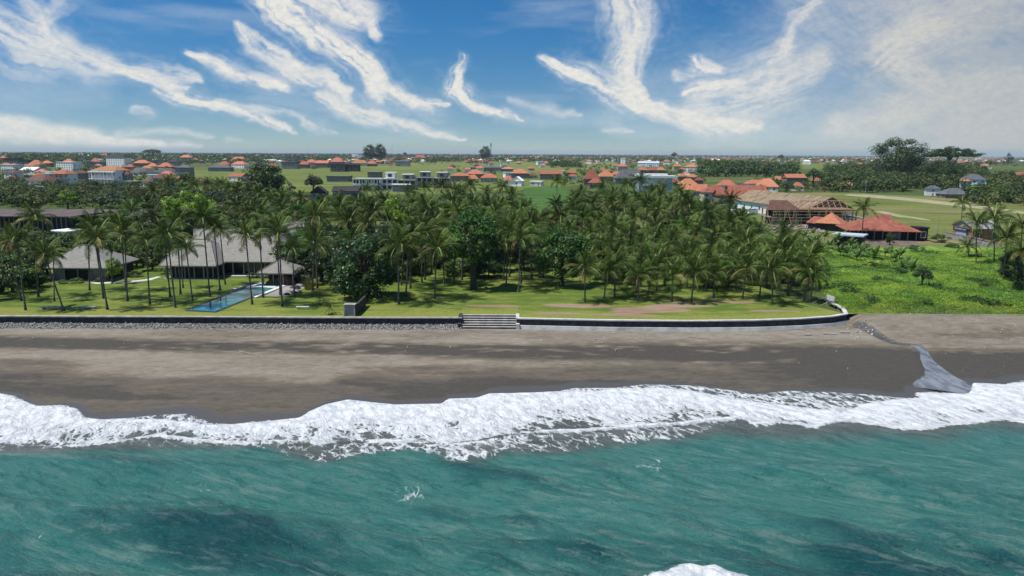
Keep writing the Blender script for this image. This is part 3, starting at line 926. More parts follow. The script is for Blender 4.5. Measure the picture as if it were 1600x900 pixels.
# ------------------------------------------------------------------ sea walls, steps
def wall_section(root, line, parts, closed_z0=0.2):
    """line of (x, y) front-edge points; parts = (name, material, front offset, depth, z0, z1, batter)"""
    for (nm, mt, off, dep, z0, z1, bat) in parts:
        mb = MB(); prev = None; n = len(line)
        for i, p in enumerate(line):
            a = Vector(line[max(i - 1, 0)]); b = Vector(line[min(i + 1, n - 1)]); d = (b - a).normalized(); nn = Vector((d.y, -d.x))
            f1 = Vector(p) + nn * off; f0 = Vector(p) + nn * (off + bat); bk = Vector(p) - nn * dep
            cur = [(f0.x, f0.y, z0), (f1.x, f1.y, z1), (bk.x, bk.y, z1), (bk.x, bk.y, z0)]
            if prev:
                for k in range(4): mb.quad(prev[k], cur[k], cur[(k + 1) % 4], prev[(k + 1) % 4])
            else: mb.quad(*cur[::-1])
            prev = cur
        mb.quad(*prev)
        link(nm, mb.mesh(nm, mt), root)


def densify(pts, step=3.0):
    out = []
    for a, b in zip(pts[:-1], pts[1:]):
        n = max(1, int((Vector(b) - Vector(a)).length / step))
        for k in range(n): out.append(tuple(Vector(a).lerp(Vector(b), k / n)))
    return out + [tuple(pts[-1])]


lineL = densify([(p.x, p.y) for p in wl])
lineR = densify([(p.x, p.y) for p in wr], 2.0)
rootL = thing('sea_wall', 'long dark basalt retaining wall with grey coping left of the beach steps', 'retaining wall', (0, 0, 0))
wall_section(rootL, lineL, [('coping', 'coping_stone', .26, .55, 2.95, 3.14, 0), ('wall_face', 'basalt', .02, .45, 1.75, 2.952, .0)])
rootR = thing('sea_wall', 'curving retaining wall with white coping and pale rendered plinth right of the steps', 'retaining wall', (0, 0, 0))
wall_section(rootR, lineR, [('coping', 'white_stone', .28, .5, 2.95, 3.16, 0), ('wall_face', 'basalt', .02, .45, 1.85, 2.952, .0), ('plinth', 'plinth_render', .50, .3, .2, 1.852, .55)])
# rubble strip under the left wall
n = 5200
rx = rs.rand(n) * (lineL[-1][0] + 130) - 130; ry = ywall(rx) - .1 - rs.rand(n) ** .8 * 2.1
rz = 1.85 - (ywall(rx) - .1 - ry) * .36
sz = .10 + .16 * rs.rand(n)
oct_ = np.array([(1, 0, 0), (0, 1, 0), (-1, 0, 0), (0, -1, 0), (0, 0, 1), (0, 0, -1)], float)
of = np.array([(0, 1, 4), (1, 2, 4), (2, 3, 4), (3, 0, 4), (1, 0, 5), (2, 1, 5), (3, 2, 5), (0, 3, 5)])
jit = 1 + .5 * (rs.rand(n, 6, 3) - .5)
co = np.stack([rx, ry, rz], -1)[:, None, :] + oct_[None] * jit * sz[:, None, None]
fq = (np.arange(n)[:, None, None] * 6 + of[None]).reshape(-1, 3)
link('rubble_strip', np_mesh('rubble_strip', co.reshape(-1, 3), fq, 'rubble'), kind='stuff')
mb = MB()
xs_ = [-240] + [p[0] for p in lineL[1:]]
for a, b in zip(xs_[:-1], xs_[1:]):
    ya, yb_ = float(ywall(a)), float(ywall(b))
    mb.quad((a, ya - 2.4, 1.0), (b, yb_ - 2.4, 1.0), (b, yb_ - .02, 1.84), (a, ya - .02, 1.84))
struct('rubble_bank', mb.mesh('rubble_bank', mat('rubble_ground', (.26, .25, .23), (.07, .07, .065), 3.5, .95, world_xyz=True, bump=.1)))

# steps
addm('tan_grey', (.15, .145, .14), (.08, .078, .075), 1.2, .9)  # darker tone for the risers, under paler treads
s0 = G(723, 491.5); s1 = G(806, 492.5)
ytop = (s0.y + s1.y) / 2 + .3
steps = thing('beach_steps', 'flight of stone steps with dark risers and pale treads between the two sea walls', 'steps', ((s0.x + s1.x) / 2, ytop, 0))
W = (s1.x - s0.x)
NS = 6
for k in range(NS):
    z1 = 3.06 - k * .29
    mb = MB(); mb.box(-W / 2, -.72 * (k + 1), z1 - .62, W / 2, -.72 * k - .02 * (k > 0), z1 - .055)
    st = link('step', mb.mesh('step', 'tan_grey'), steps)
    mb = MB(); mb.box(-W / 2, -.72 * (k + 1) - .05, z1 - .052, W / 2, -.72 * k - (.10 if k else 0), z1)
    link('tread', mb.mesh('tread', 'coping_stone'), st)
for sx_, mt in ((-1, 'basalt'), (1, 'white_stone')):
    mb = MB(); x = sx_ * (W / 2 + .34)
    mb.box(x - .33, -.72 * NS - .1, .3, x + .33, -.05 - NOTCH, 2.2); mb.box(x - .33, -.04 - NOTCH, .3, x + .33, .35, 3.15)
    link('side_wall', mb.mesh('side_wall', mt), steps)

# gate pillar and garden wall running back
g0 = G(546, 494.5)
gp = thing('garden_wall_end', 'square grey stone pillar and garden wall end beside the big dark tree', 'wall pillar', (g0.x, g0.y + .5, LAWN))
mb = MB(); mb.box(-.85, -.2, 0, .85, 1.2, 1.95); link('pillar_core', mb.mesh('pillar_core', 'grey_wall'), gp)
for x in (-.92, .92):
    mb = MB(); mb.box(x - .14, -.36, 0, x + .14, -.205, 2.1); link('pilaster', mb.mesh('pilaster', 'concrete'), gp)
mb = MB(); mb.box(-1.1, -.42, 2.1, 1.1, 1.26, 2.24); link('cap', mb.mesh('cap', 'coping_stone'), gp)
mb = MB(); mb.box(.86, .0, 0, 1.2, 9, 1.9); mb.box(.8, 1.31, 1.9, 1.26, 9.1, 2.05); link('side_wall', mb.mesh('side_wall', 'basalt'), gp)

# ------------------------------------------------------------------ plants
def frond_mesh(seed, L=4.6, droop=1.0, material='frond_green', ragged=0.0):
    r = random.Random(seed); mb = MB()
    n = 9
    pts = []
    x = z = 0.0; ang = .12
    for i in range(n + 1):
        pts.append(Vector((x, 0.04 * math.sin(i * .9 + seed), z)))
        x += math.cos(ang) * L / n; z += math.sin(ang) * L / n
        ang -= droop * .155 * (0.4 + i / n * 1.5)
    for i in range(n):
        a, b = pts[i], pts[i + 1]; wd = .095 * (1 - i / n) + .03
        mb.quad(a + Vector((0, -wd, 0)), b + Vector((0, -wd * .85, 0)), b + Vector((0, wd * .85, .015)), a + Vector((0, wd, .015)), 1)
    m = 23
    for sgn in (-1, 1):
        for k in range(m):
            if r.random() < ragged: continue
            f = .10 + .90 * k / (m - 1); s = f * n; i = min(int(s), n - 1); p = pts[i].lerp(pts[i + 1], s - i)
            d = (pts[i + 1] - pts[i]).normalized(); up = Vector((-d.z, 0, d.x))
            ll = (1.12 * math.sin(math.pi * min(1, f * .80 + .17)) ** .7 + .10) * (.85 + .3 * r.random())
            dr = .50 + .35 * r.random()
            tip = p + d * ll * .52 + Vector((0, sgn, 0)) * ll * .78 - up * ll * dr * .55 - Vector((0, 0, ll * .22))
            h = .056
            md = p.lerp(tip, .62) + Vector((0, 0, ll * .07)); mb.quad(p - d * h, p + d * h, md + d * h * .8, md - d * h * .8, 0); mb.tri(md - d * h * .8, md + d * h * .8, tip, 0)
    return mb.mesh('frond', [material, 'rachis'])


FR = {'up': [frond_mesh(i, 4.0, .45) for i in (1, 2)],
      'mid': [frond_mesh(i, 4.7, .9) for i in (3, 4, 5)],
      'low': [frond_mesh(i, 4.7, 1.25, ragged=.08) for i in (6, 7)],
      'yel': [frond_mesh(8, 4.5, 1.1, 'frond_yellow', .1)],
      'dry': [frond_mesh(9, 4.0, 1.5, 'frond_dry', .35)]}


def trunk_mesh(seed, bend):
    mb = MB(); n = 9; pts = []; rad = []
    for i in range(n + 1):
        f = i / n
        pts.append((bend * math.sin(math.pi * f), .3 * bend * math.sin(2 * math.pi * f), f)); rad.append(.105 + .14 * max(0, 1 - f * 9) + .05 * (1 - f) + (.02 if i % 2 else 0))
    mb.tube(pts, rad, 7)
    return mb.mesh('trunk', 'palm_bark', True)


TRK = [trunk_mesh(0, .02), trunk_mesh(1, -.03), trunk_mesh(2, .035)]
nutm = MB()
_r = random.Random(3)
for k in range(9):
    a = k * 2.4; p = Vector((math.cos(a) * .32, math.sin(a) * .32, -.28 - .18 * _r.random()))
    nutm.beam(p + Vector((0, 0, -.14)), p + Vector((0, 0, .12)), .13, 5, .07)
NUT = nutm.mesh('coconuts', 'leaf_olive')


def frond_set(r, nf, spread=1.0):
    out = []
    for k in range(nf):
        f = (k + .5) / nf; phi = k * 2.39996 + r.uniform(-.25, .25)
        pitch = R(80 - 104 * f ** .85 * spread + r.uniform(-7, 7))
        kind = 'up' if f < .25 else ('mid' if f < .72 else 'low')
        if f > .55 and r.random() < .13: kind = 'yel'
        if f > .88 and r.random() < .25: kind = 'dry'
        me = r.choice(FR[kind])
        sc = r.uniform(.88, 1.1) * (.85 if f < .12 else 1)
        out.append((me, Euler((r.uniform(-.35, .35), -pitch, phi)), sc, kind))
    return out


def bake_crown(seed, nf=16):
    r = random.Random(seed); V, Fq, MI = [], [], []
    vs = []; fs = []; mi = []; base = 0; mats = ['frond_green', 'rachis', 'frond_yellow', 'frond_dry']
    for me, eu, sc, kind in frond_set(r, nf):
        Mx = eu.to_matrix() * sc
        co = np.empty(len(me.vertices) * 3); me.vertices.foreach_get('co', co); co = co.reshape(-1, 3) @ np.array(Mx).T
        vs.append(co)
        lead = {'yel': 2, 'dry': 3}.get(kind, 0)
        for p in me.polygons:
            fs.append(tuple(base + v for v in p.vertices)); mi.append(1 if p.material_index == 1 else lead)
        base += len(co)
    me = bpy.data.meshes.new('crown'); me.from_pydata([tuple(v) for v in np.concatenate(vs)], [], fs)
    for k in mats: me.materials.append(M[k])
    me.polygons.foreach_set('material_index', mi); me.update()
    return me


CROWNS = [bake_crown(100 + i, 17) for i in range(5)]
NPALM = [0, 0]


def palm(base, top, label, group, size=1.0, detail=True, r=None, nf=18, spread=1.0):
    """base, top: world points of the foot and of the growing tip"""
    r = r or random.Random(NPALM[0] * 13 + 5)
    NPALM[0] += 1
    o = thing('coconut_palm', label, 'palm tree', base, 0, group)
    d = Vector(top) - Vector(base); L = d.length
    q = d.to_track_quat('Z', 'Y').to_euler()
    tr = link('trunk', TRK[NPALM[0] % 3], o, (0, 0, 0), q, (size ** .5, size ** .5, L))
    if detail:
        if NPALM[0] % 2 == 0: link('coconuts', NUT, o, d, None, (size,) * 3)
        for me, eu, sc, kind in frond_set(r, nf, spread):
            link('frond', me, o, d, eu, (sc * size,) * 3)
        NPALM[1] += nf
    else:
        link('crown', CROWNS[NPALM[0] % len(CROWNS)], o, d, (r.uniform(-.1, .1), r.uniform(-.1, .1), r.uniform(0, 6.28)), (size,) * 3)
    return o


# broadleaf crowns: leaf-sized faces on the shells of many clumps
def crown_mesh(seed, material, rx=1.0, rz=.75, clumps=26, per=120, leaf=.055, shape='round', core=True, irregular=.25, crf=1.0):
    r = np.random.RandomState(seed)
    C = []
    for k in range(clumps):
        while True:
            p = r.uniform(-1, 1, 3)
            if p @ p < 1: break
        ph = np.linalg.norm(p) + 1e-6
        p = p / ph * (ph ** .45)
        if shape == 'umbrella':
            p = p * np.array([1, 1, .38]); p[2] += .25 * (1 - p[0] ** 2 - p[1] ** 2)
        elif shape == 'dome':
            p[2] = abs(p[2]) * 1.0 - .15
        C.append(p * (1 - irregular * r.rand()))
    C = np.array(C); cr = r.uniform(.20, .36, clumps) * (26 / clumps) ** .33 * crf
    n = clumps * per
    ci = np.repeat(np.arange(clumps), per)
    dr = r.normal(size=(n, 3)); dr /= np.linalg.norm(dr, axis=1)[:, None]
    dr[:, 2] = np.where(dr[:, 2] < -.3, -dr[:, 2], dr[:, 2])
    rad = cr[ci] * (r.rand(n) ** .35)
    P_ = (C[ci] + dr * rad[:, None]) * np.array([rx, rx, rz])
    nr = dr + r.normal(size=(n, 3)) * .55 + np.array([0, 0, .35]); nr /= np.linalg.norm(nr, axis=1)[:, None]
    u = np.cross(nr, r.normal(size=(n, 3))); u /= np.linalg.norm(u, axis=1)[:, None]; v = np.cross(nr, u)
    s = leaf * r.uniform(.6, 1.35, n)[:, None]
    co = np.stack([P_ - u * s, P_ + v * s * .55, P_ + u * s, P_ - v * s * .55], 1).reshape(-1, 3)
    q = np.arange(n * 4).reshape(-1, 4)
    return np_mesh('crown', co, q, material)


CR = {
    'dark': [crown_mesh(1, 'leaf_dark'), crown_mesh(2, 'leaf_dark', rz=.9), crown_mesh(3, 'leaf_dark', shape='dome')],
    'mid': [crown_mesh(4, 'leaf_mid'), crown_mesh(5, 'leaf_mid', rz=.85), crown_mesh(6, 'leaf_mid', shape='dome', rz=.9)],
    'olive': [crown_mesh(7, 'leaf_olive'), crown_mesh(8, 'leaf_olive', rz=.9)],
    'bright': [crown_mesh(9, 'leaf_bright', clumps=34, per=150, leaf=.05)],
    'big': [crown_mesh(10, 'leaf_dark', clumps=80, per=150, leaf=.042, rz=.95, irregular=.1, crf=1.5), crown_mesh(11, 'leaf_dark', clumps=80, per=150, leaf=.044, rz=.85, irregular=.12, crf=1.5)],
    'banyan': [crown_mesh(12, 'leaf_dark', clumps=80, per=180, leaf=.034, shape='round', rz=.9, irregular=.18, crf=1.7)],
    'umbrella': [crown_mesh(13, 'leaf_olive', clumps=70, per=120, leaf=.034, shape='umbrella', irregular=.2, crf=1.35), crown_mesh(14, 'leaf_dark', clumps=66, per=120, leaf=.034, shape='umbrella', irregular=.25)],
    'glossy': [crown_mesh(15, 'leaf_glossy', clumps=64, per=95, leaf=.055, rz=.95, irregular=.08, crf=1.4)],
}


def tree_trunk(seed, limbs=5):
    r = random.Random(seed); mb = MB()
    mb.tube([(0, 0, 0), (.02, .01, .25), (-.01, .02, .55), (.01, 0, .8)], [.075, .055, .045, .03], 6)
    for k in range(limbs):
        a = k * 6.28 / limbs + r.uniform(-.4, .4); z0 = r.uniform(.3, .6); o = r.uniform(.22, .38)
        mb.tube([(0, 0, z0), (math.cos(a) * o * .5, math.sin(a) * o * .5, z0 + .16), (math.cos(a) * o, math.sin(a) * o, z0 + .38)], [.035, .025, .012], 5)
    return mb.mesh('trunk', 'bark', True)


TT = [tree_trunk(i) for i in range(4)]
NT_ = [0]


def tree(base, h, wd, kind, label, group=None, name='broadleaf_tree', cat='tree', crown_base=.25, same=False):
    """crown fills from crown_base*h to h and is wd wide"""
    r = random.Random(NT_[0] * 7 + 1); NT_[0] += 1
    o = thing(name, label, cat, base, 0, group, same=same)
    link('trunk', r.choice(TT), o, None, (0, 0, r.uniform(0, 6)), (h * .7, h * .7, h * .95 if name != 'shrub' else h * .6))
    me = r.choice(CR[kind])
    ch = h * (1 - crown_base)
    zs = ch / 2
    link('crown', me, o, (0, 0, h * crown_base + ch / 2), (0, 0, r.uniform(0, 6.28)), (wd / 2 / .98, wd / 2 / .98, zs / .82))
    return o


def ordinal(n):
    o = ['first', 'second', 'third', 'fourth', 'fifth', 'sixth', 'seventh', 'eighth', 'ninth', 'tenth', 'eleventh', 'twelfth', 'thirteenth', 'fourteenth', 'fifteenth', 'sixteenth', 'seventeenth', 'eighteenth', 'nineteenth', 'twentieth']
    tens = {2: 'twenty', 3: 'thirty', 4: 'forty', 5: 'fifty', 6: 'sixty', 7: 'seventy', 8: 'eighty'}
    if n <= 20: return o[n - 1]
    if n % 10 == 0: return {3: 'thirtieth', 4: 'fortieth', 5: 'fiftieth', 6: 'sixtieth', 7: 'seventieth', 8: 'eightieth'}.get(n // 10, str(n))
    return tens.get(n // 10, str(n // 10)) + '-' + o[n % 10 - 1]


# --- measured palms: (crown px, crown py, base px, base py, size, label)
PL = [
    (11, 382, 34, 470, 1.0, 'coconut palm at the far left of the lawn with a crown cut by the frame'),
    (26, 373, 40, 485, 1.0, 'tall coconut palm left of the dark stone bench, foot nearest the wall'),
    (52, 340, 60, 464, 1.0, 'very tall coconut palm in front of the long brown-roofed building'),
    (69, 397, 100, 486, .95, 'strongly leaning coconut palm over the dark stone bench'),
    (83, 393, 85, 471, .6, 'small slim palm in front of the left pavilion corner'),
    (138, 370, 140, 454, .95, 'upright coconut palm before the pavilion front wall'),
    (150, 372, 168, 484, 1.1, 'leaning coconut palm with its foot right of the white stone bench'),
    (146, 355, 162, 467, 1.1, 'leaning coconut palm just behind the one beside the white bench'),
    (173, 388, 175, 444, .5, 'short thin palm at the right corner of the left pavilion'),
    (195, 368, 199, 471, 1.0, 'straight coconut palm on the lawn right of the left pavilion'),
    (188, 352, 197, 455, .95, 'coconut palm close behind the straight one right of the pavilion'),
    (228, 376, 234, 476, 1.0, 'coconut palm standing alone midway between pavilion and pool'),
    (257, 373, 266, 464, .95, 'coconut palm at the left end of the cluster before the villa'),
    (262, 368, 274, 481, 1.05, 'tall coconut palm left of the pool end, foot nearest the wall'),
    (277, 348, 282, 460, 1.0, 'high-crowned coconut palm in the cluster before the villa eave'),
    (283, 383, 286, 450, .7, 'smaller coconut palm in the cluster under the villa eave'),
    (291, 388, 301, 471, .8, 'low coconut palm left of the pool with a slanting trunk'),
    (317, 340, 328, 464, 1.05, 'tall grey-trunked coconut palm before the villa roof, left of the pool'),
    (334, 355, 344, 454, .9, 'coconut palm with a hanging dead frond before the villa roof'),
    (344, 360, 352, 445, .85, 'slender coconut palm nearest the villa terrace'),
    (384, 368, 394, 476, 1.05, 'coconut palm rising at the near side of the pool middle'),
    (406, 362, 411, 465, 1.0, 'coconut palm at the pool edge beside the white divider'),
    (436, 366, 441, 479, 1.1, 'tall coconut palm on the lawn right of the pool'),
    (431, 352, 438, 462, .95, 'coconut palm close behind the tall one right of the pool'),
    (457, 387, 460, 464, .85, 'short coconut palm beside the rock garden and small pavilion'),
    (492, 338, 496, 450, 1.15, 'very tall straight coconut palm right of the rock garden'),
    (549, 376, 551, 442, 1.0, 'coconut palm rising behind the big dark tree'),
    (622, 382, 623, 475, 1.05, 'coconut palm right of the big dark tree with long pale trunk'),
    (640, 372, 634, 464, 1.0, 'coconut palm with slanting trunk right of the big dark tree'),
    (660, 365, 659, 442, 1.0, 'coconut palm with a pale trunk lit against the dark grove'),
    (682, 388, 679, 467, 1.05, 'coconut palm with yellow-tipped fronds on the open lawn edge'),
    (692, 392, 694, 445, .8, 'shorter coconut palm behind the yellow-tipped one'),
    (712, 372, 709, 444, 1.0, 'coconut palm left of the round glossy tree above the steps'),
    (722, 355, 722, 438, 1.0, 'coconut palm directly above the left end of the steps'),
    (790, 370, 787, 437, 1.0, 'coconut palm right of the round glossy tree'),
    (800, 352, 796, 432, .95, 'taller coconut palm behind, above the right end of the steps'),
    (816, 368, 814, 444, 1.0, 'coconut palm with orange-tinged fronds left of the second glossy tree'),
    (828, 350, 831, 437, 1.0, 'coconut palm behind, left of the second glossy tree'),
    (914, 418, 914, 472, .92, 'front coconut palm nearest the wall beside the brown bare patch'),
    (947, 424, 944, 467, .85, 'front coconut palm just right of the nearest one'),
    (962, 412, 960, 464, .9, 'coconut palm second behind the front pair beside the bare patch'),
    (997, 430, 997, 470, .85, 'front coconut palm above the larger bare patch'),
    (1017, 424, 1012, 465, .85, 'slanting front coconut palm above the larger bare patch'),
    (1027, 412, 1026, 455, .85, 'coconut palm set back above the larger bare patch'),
    (1051, 430, 1050, 471, .88, 'upright front coconut palm right end of the bare patch'),
    (1085, 424, 1080, 472, .92, 'leaning front coconut palm with pale drooping fronds'),
    (1116, 426, 1115, 465, .85, 'front coconut palm with straw-coloured low fronds'),
    (1132, 410, 1130, 450, .85, 'coconut palm set back right of the straw-coloured one'),
    (1166, 420, 1160, 467, .92, 'leaning front coconut palm with thick trunk'),
    (1190, 417, 1187, 464, .88, 'front coconut palm right of the thick-trunked one'),
    (1206, 420, 1207, 475, .95, 'front coconut palm nearest the wall at the grove end'),
    (1215, 412, 1219, 455, .85, 'coconut palm behind the nearest one at the grove end'),
    (1230, 410, 1232, 462, .85, 'coconut palm between the last front palms of the grove'),
    (1262, 424, 1256, 470, .92, 'last yellow-green coconut palm with a leaning trunk by the sign'),
    (1272, 432, 1266, 472, .7, 'small coconut palm closest to the leaning white sign'),
    # right side scrub
    (1350, 324, 1346, 377, 1.0, 'lone coconut palm in front of the red tiled restaurant roof'),
    (1504, 316, 1502, 352, 1.0, 'coconut palm on the meadow behind the brown garden wall'),
    (1526, 348, 1525, 417, 1.0, 'tall pale-footed coconut palm left in the right-hand clump'),
    (1554, 340, 1553, 416, 1.05, 'tall coconut palm before the orange house gable'),
    (1512, 384, 1514, 406, .75, 'small bushy coconut palm in the scrub under the garden wall'),
    (1573, 372, 1567, 444, 1.05, 'nearest coconut palm in the right-hand clump with white lower trunk'),
    (1597, 352, 1594, 425, 1.0, 'coconut palm at the right frame edge'),
    (1598, 392, 1600, 462, .9, 'coconut palm cut by the right frame edge nearest the shore'),
    (1222, 352, 1221, 392, .5, 'small ragged palm between banana plants and building rubble'),
]
for (cx_, cy_, bx, by, sz_, lab) in PL:
    b = G(bx, by, LAWN - .05)
    tp = AT(cx_, cy_, b.y)
    grp = 'coconut palms on the villa lawn' if bx < 560 else ('coconut palms along the grove front' if bx < 1300 else 'coconut palms on the scrubland')
    palm(b, tp, lab, grp, sz_ * (1.04 if bx < 520 else (1.26 if bx < 1300 else 1.15)), True, nf=17)

# --- the interior of the grove, rows from front to back
occ = [(G(p[2], p[3]).x, G(p[2], p[3]).y) for p in PL]
rr = random.Random(21)
rows = [(455, 470, 1280, 16), (447, 500, 1285, 20), (437, 560, 1275, 22), (425, 500, 1270, 25), (413, 480, 1260, 24), (400, 490, 1240, 23), (388, 480, 1200, 23), (374, 500, 1150, 24), (362, 560, 1080, 20)]
rowname = ['frontmost', 'second', 'third', 'fourth', 'fifth', 'sixth', 'seventh', 'eighth', 'rearmost']
# height of crown tips above ground (m) by px column: taller in the middle-left, shorter at the right front
for ri, (by, x0, x1, nn_) in enumerate(rows):
    cand = []
    for k in range(nn_):
        px = x0 + (x1 - x0) * (k + .5) / nn_ + rr.uniform(-11, 11); py = by + rr.uniform(-4, 4)
        if py > 430 and (px < 860 and rr.random() < .35): continue
        if px < 620 and py > 405 and 500 < px: continue
        if py > 438 and (695 < px < 785 or 838 < px < 925): continue
        if 835 < px < 885 and py < 375: continue
        g = G(px, py, LAWN - .05)
        if any(math.hypot(g.x - a, g.y - b) < 4.0 for a, b in occ): continue
        occ.append((g.x, g.y)); cand.append((px, g))
    for k, (px, g) in enumerate(cand):
        if px > 860: hh = np.interp(by, [360, 400, 440, 460], [13.0, 10.5, 7.0, 5.5])
        else: hh = np.interp(by, [360, 400, 440, 460], [12.5, 11.5, 10.5, 9.5])
        if px > 1150: hh *= .82
        hh = hh * rr.uniform(.66, 1.22)
        tp = g + Vector((rr.gauss(0, .08) * hh, rr.gauss(0, .07) * hh, hh))
        side = 'west' if px < 860 else 'east'
        lab = '%s coconut palm in the %s grove row, %s from the left' % ('tall' if hh > 10.5 else ('mid-height' if hh > 7.5 else 'short'), rowname[ri], ordinal(k + 1))
        palm(g, tp, lab, 'coconut palms inside the grove', rr.uniform(1.0, 1.38), ri < 5, rr, nf=14)

# extra palms further back: list of (crown px, crown py, base py, where)
BK = [(262, 283, 322), (290, 282, 324), (303, 290, 330), (325, 286, 326), (346, 288, 330), (358, 294, 336), (372, 296, 336), (390, 300, 340), (405, 302, 345), (420, 310, 350), (440, 306, 350), (470, 310, 352),
      (240, 300, 335), (440, 325, 375), (465, 330, 380), (390, 330, 380), (410, 336, 385), (370, 322, 375), (505, 320, 380), (530, 326, 385), (560, 318, 370), (545, 346, 400), (575, 350, 405),
      (574, 296, 330), (640, 300, 345), (665, 294, 340), (690, 290, 338), (712, 296, 345), (735, 290, 338), (760, 300, 350), (785, 292, 340), (800, 306, 352), (700, 312, 362), (740, 316, 368), (775, 322, 372),
      (870, 283, 340), (910, 302, 350), (940, 294, 345), (960, 302, 350), (980, 288, 340), (1000, 282, 345), (1020, 300, 350), (1032, 292, 342), (1062, 300, 350), (895, 330, 365), (925, 318, 362), (960, 322, 370), (1050, 316, 365), (1078, 318, 362), (1098, 324, 365), (1010, 325, 380), (1110, 340, 375), (1156, 345, 378), (1175, 360, 385),
      (205, 330, 395), (240, 338, 400), (225, 320, 380), (172, 345, 395)]
for k, (cx_, cy_, by) in enumerate(BK):
    g = G(cx_ + rr.uniform(-4, 4), by, LAWN - .05); tp = AT(cx_, cy_, g.y)
    where = 'behind the villa roofs' if cx_ < 480 else ('behind the west grove' if cx_ < 860 else 'behind the east grove')
    kk = sum(1 for q in BK[:k] if (q[0] < 480, q[0] < 860) == (cx_ < 480, cx_ < 860)) + 1
    palm(g, tp, 'background coconut palm %s, %s counted along the skyline' % (where, ordinal(kk)), 'background coconut palms', rr.uniform(1.1, 1.35), False, rr)

# --- individual broadleaf trees: (cx, top, base, width_px, kind, crown_base, label)
TR = [
    (572, 376, 466, 100, 'big', .02, 'big dark spreading tree beside the garden wall pillar', 'dark trees'),
    (545, 398, 455, 70, 'big', .02, 'dark leafy tree joined to the left side of the big dark tree', 'dark trees'),
    (600, 352, 440, 60, 'dark', .1, 'dark tree behind the big spreading tree', 'dark trees'),
    (740, 338, 452, 80, 'glossy', .36, 'round glossy green tree above the beach steps', 'glossy round trees'),
    (878, 368, 447, 78, 'glossy', .18, 'glossy bright-edged tree left of the bare patch', 'glossy round trees'),
    (300, 298, 372, 76, 'bright', .1, 'bright yellow-green rounded tree in the left tree belt', 'bright trees'),
    (285, 318, 360, 60, 'mid', .1, 'mid green tree right below the bright rounded one', None),
    (618, 306, 396, 66, 'bright', .05, 'bright green tree among palms behind the grove', 'bright trees'),
    (640, 318, 380, 44, 'mid', .05, 'mid green tree right of the bright one behind the grove', None),
    (106, 296, 326, 26, 'bright', .1, 'small bright round tree before the left town', 'bright trees'),
    (1403, 221, 277, 76, 'banyan', .06, 'huge dense dark fig tree on the right skyline', 'giant skyline trees'),
    (1481, 223, 280, 80, 'umbrella', .30, 'huge flat-topped umbrella tree on the right skyline', 'giant skyline trees'),
    (1470, 252, 285, 46, 'banyan', .05, 'dark tree filling in under the umbrella tree', None),
    (578, 228, 252, 20, 'banyan', .1, 'dark round tree on the horizon, left of a pair', 'horizon landmark trees'),
    (594, 227, 252, 19, 'banyan', .05, 'dark round tree on the horizon, right of a pair', 'horizon landmark trees'),
    (758, 230, 251, 16, 'banyan', .1, 'dark round tree beside the telecom tower', 'horizon landmark trees'),
    (633, 237, 247, 7, 'dark', .1, 'small dark tree on the horizon right of the pair', 'horizon landmark trees'),
    (1053, 237, 250, 10, 'dark', .1, 'small dark tree on the horizon above the orange roofs', 'horizon landmark trees'),
    (1220, 241, 252, 10, 'dark', .1, 'small dark tree on the right horizon', 'horizon landmark trees'),
    (240, 231, 250, 28, 'umbrella', .3, 'flat-topped tree on the left horizon', 'horizon landmark trees'),
    (1575, 241, 256, 12, 'dark', .1, 'dark round tree on the far right horizon', 'horizon landmark trees'),
    (418, 260, 318, 54, 'big', .05, 'large dark rounded tree left of the black-roofed houses', 'dark trees'),
    (396, 284, 320, 34, 'mid', .05, 'green tree beside the large dark rounded tree', None),
    (490, 271, 306, 28, 'dark', .05, 'dark tree behind the black gable house', 'dark trees'),
    (178, 402, 442, 26, 'bright', .1, 'pale green shrub tree at the right corner of the left pavilion', 'bright trees'),
    (480, 402, 446, 44, 'dark', .1, 'dark tree behind the rock garden', 'dark trees'),
    (503, 380, 440, 40, 'dark', .05, 'dark tree between rock garden and big tree', 'dark trees'),
    (20, 400, 458, 70, 'mid', .02, 'leafy green tree at the left edge below the long building', None),
    (-10, 420, 468, 60, 'dark', .02, 'dark tree cut by the left frame edge', None),
    (50, 388, 440, 46, 'dark', .02, 'dark green tree left of the pavilion roof', None),
    (1390, 362, 383, 16, 'dark', .05, 'clipped round dark tree before the restaurant terrace', 'dark trees'),
    (1440, 416, 452, 28, 'dark', .05, 'dark ragged bush tree standing alone in the scrub', 'dark trees'),
    (1586, 392, 440, 50, 'big', .12, 'dark leafy tree under the right-hand palms', 'dark trees'),
    (1600, 405, 460, 40, 'big', .1, 'dark leafy tree cut by the right frame edge', 'dark trees'),
    (1228, 282, 306, 22, 'dark', .05, 'dark tree between the orange roofs right of the construction', None),
    (1270, 262, 292, 24, 'dark', .05, 'dark tree right of the brown-walled orange-roofed house', None),
]
for (cx_, ty, by, wpx, kind, cb, lab, grp) in TR:
    g = G(cx_, by, LAWN - .05); h = AT(cx_, ty, g.y).z - g.z
    dist = g.y
    tree(g, h, wpx * dist / F_PX, kind, lab, grp, crown_base=cb)

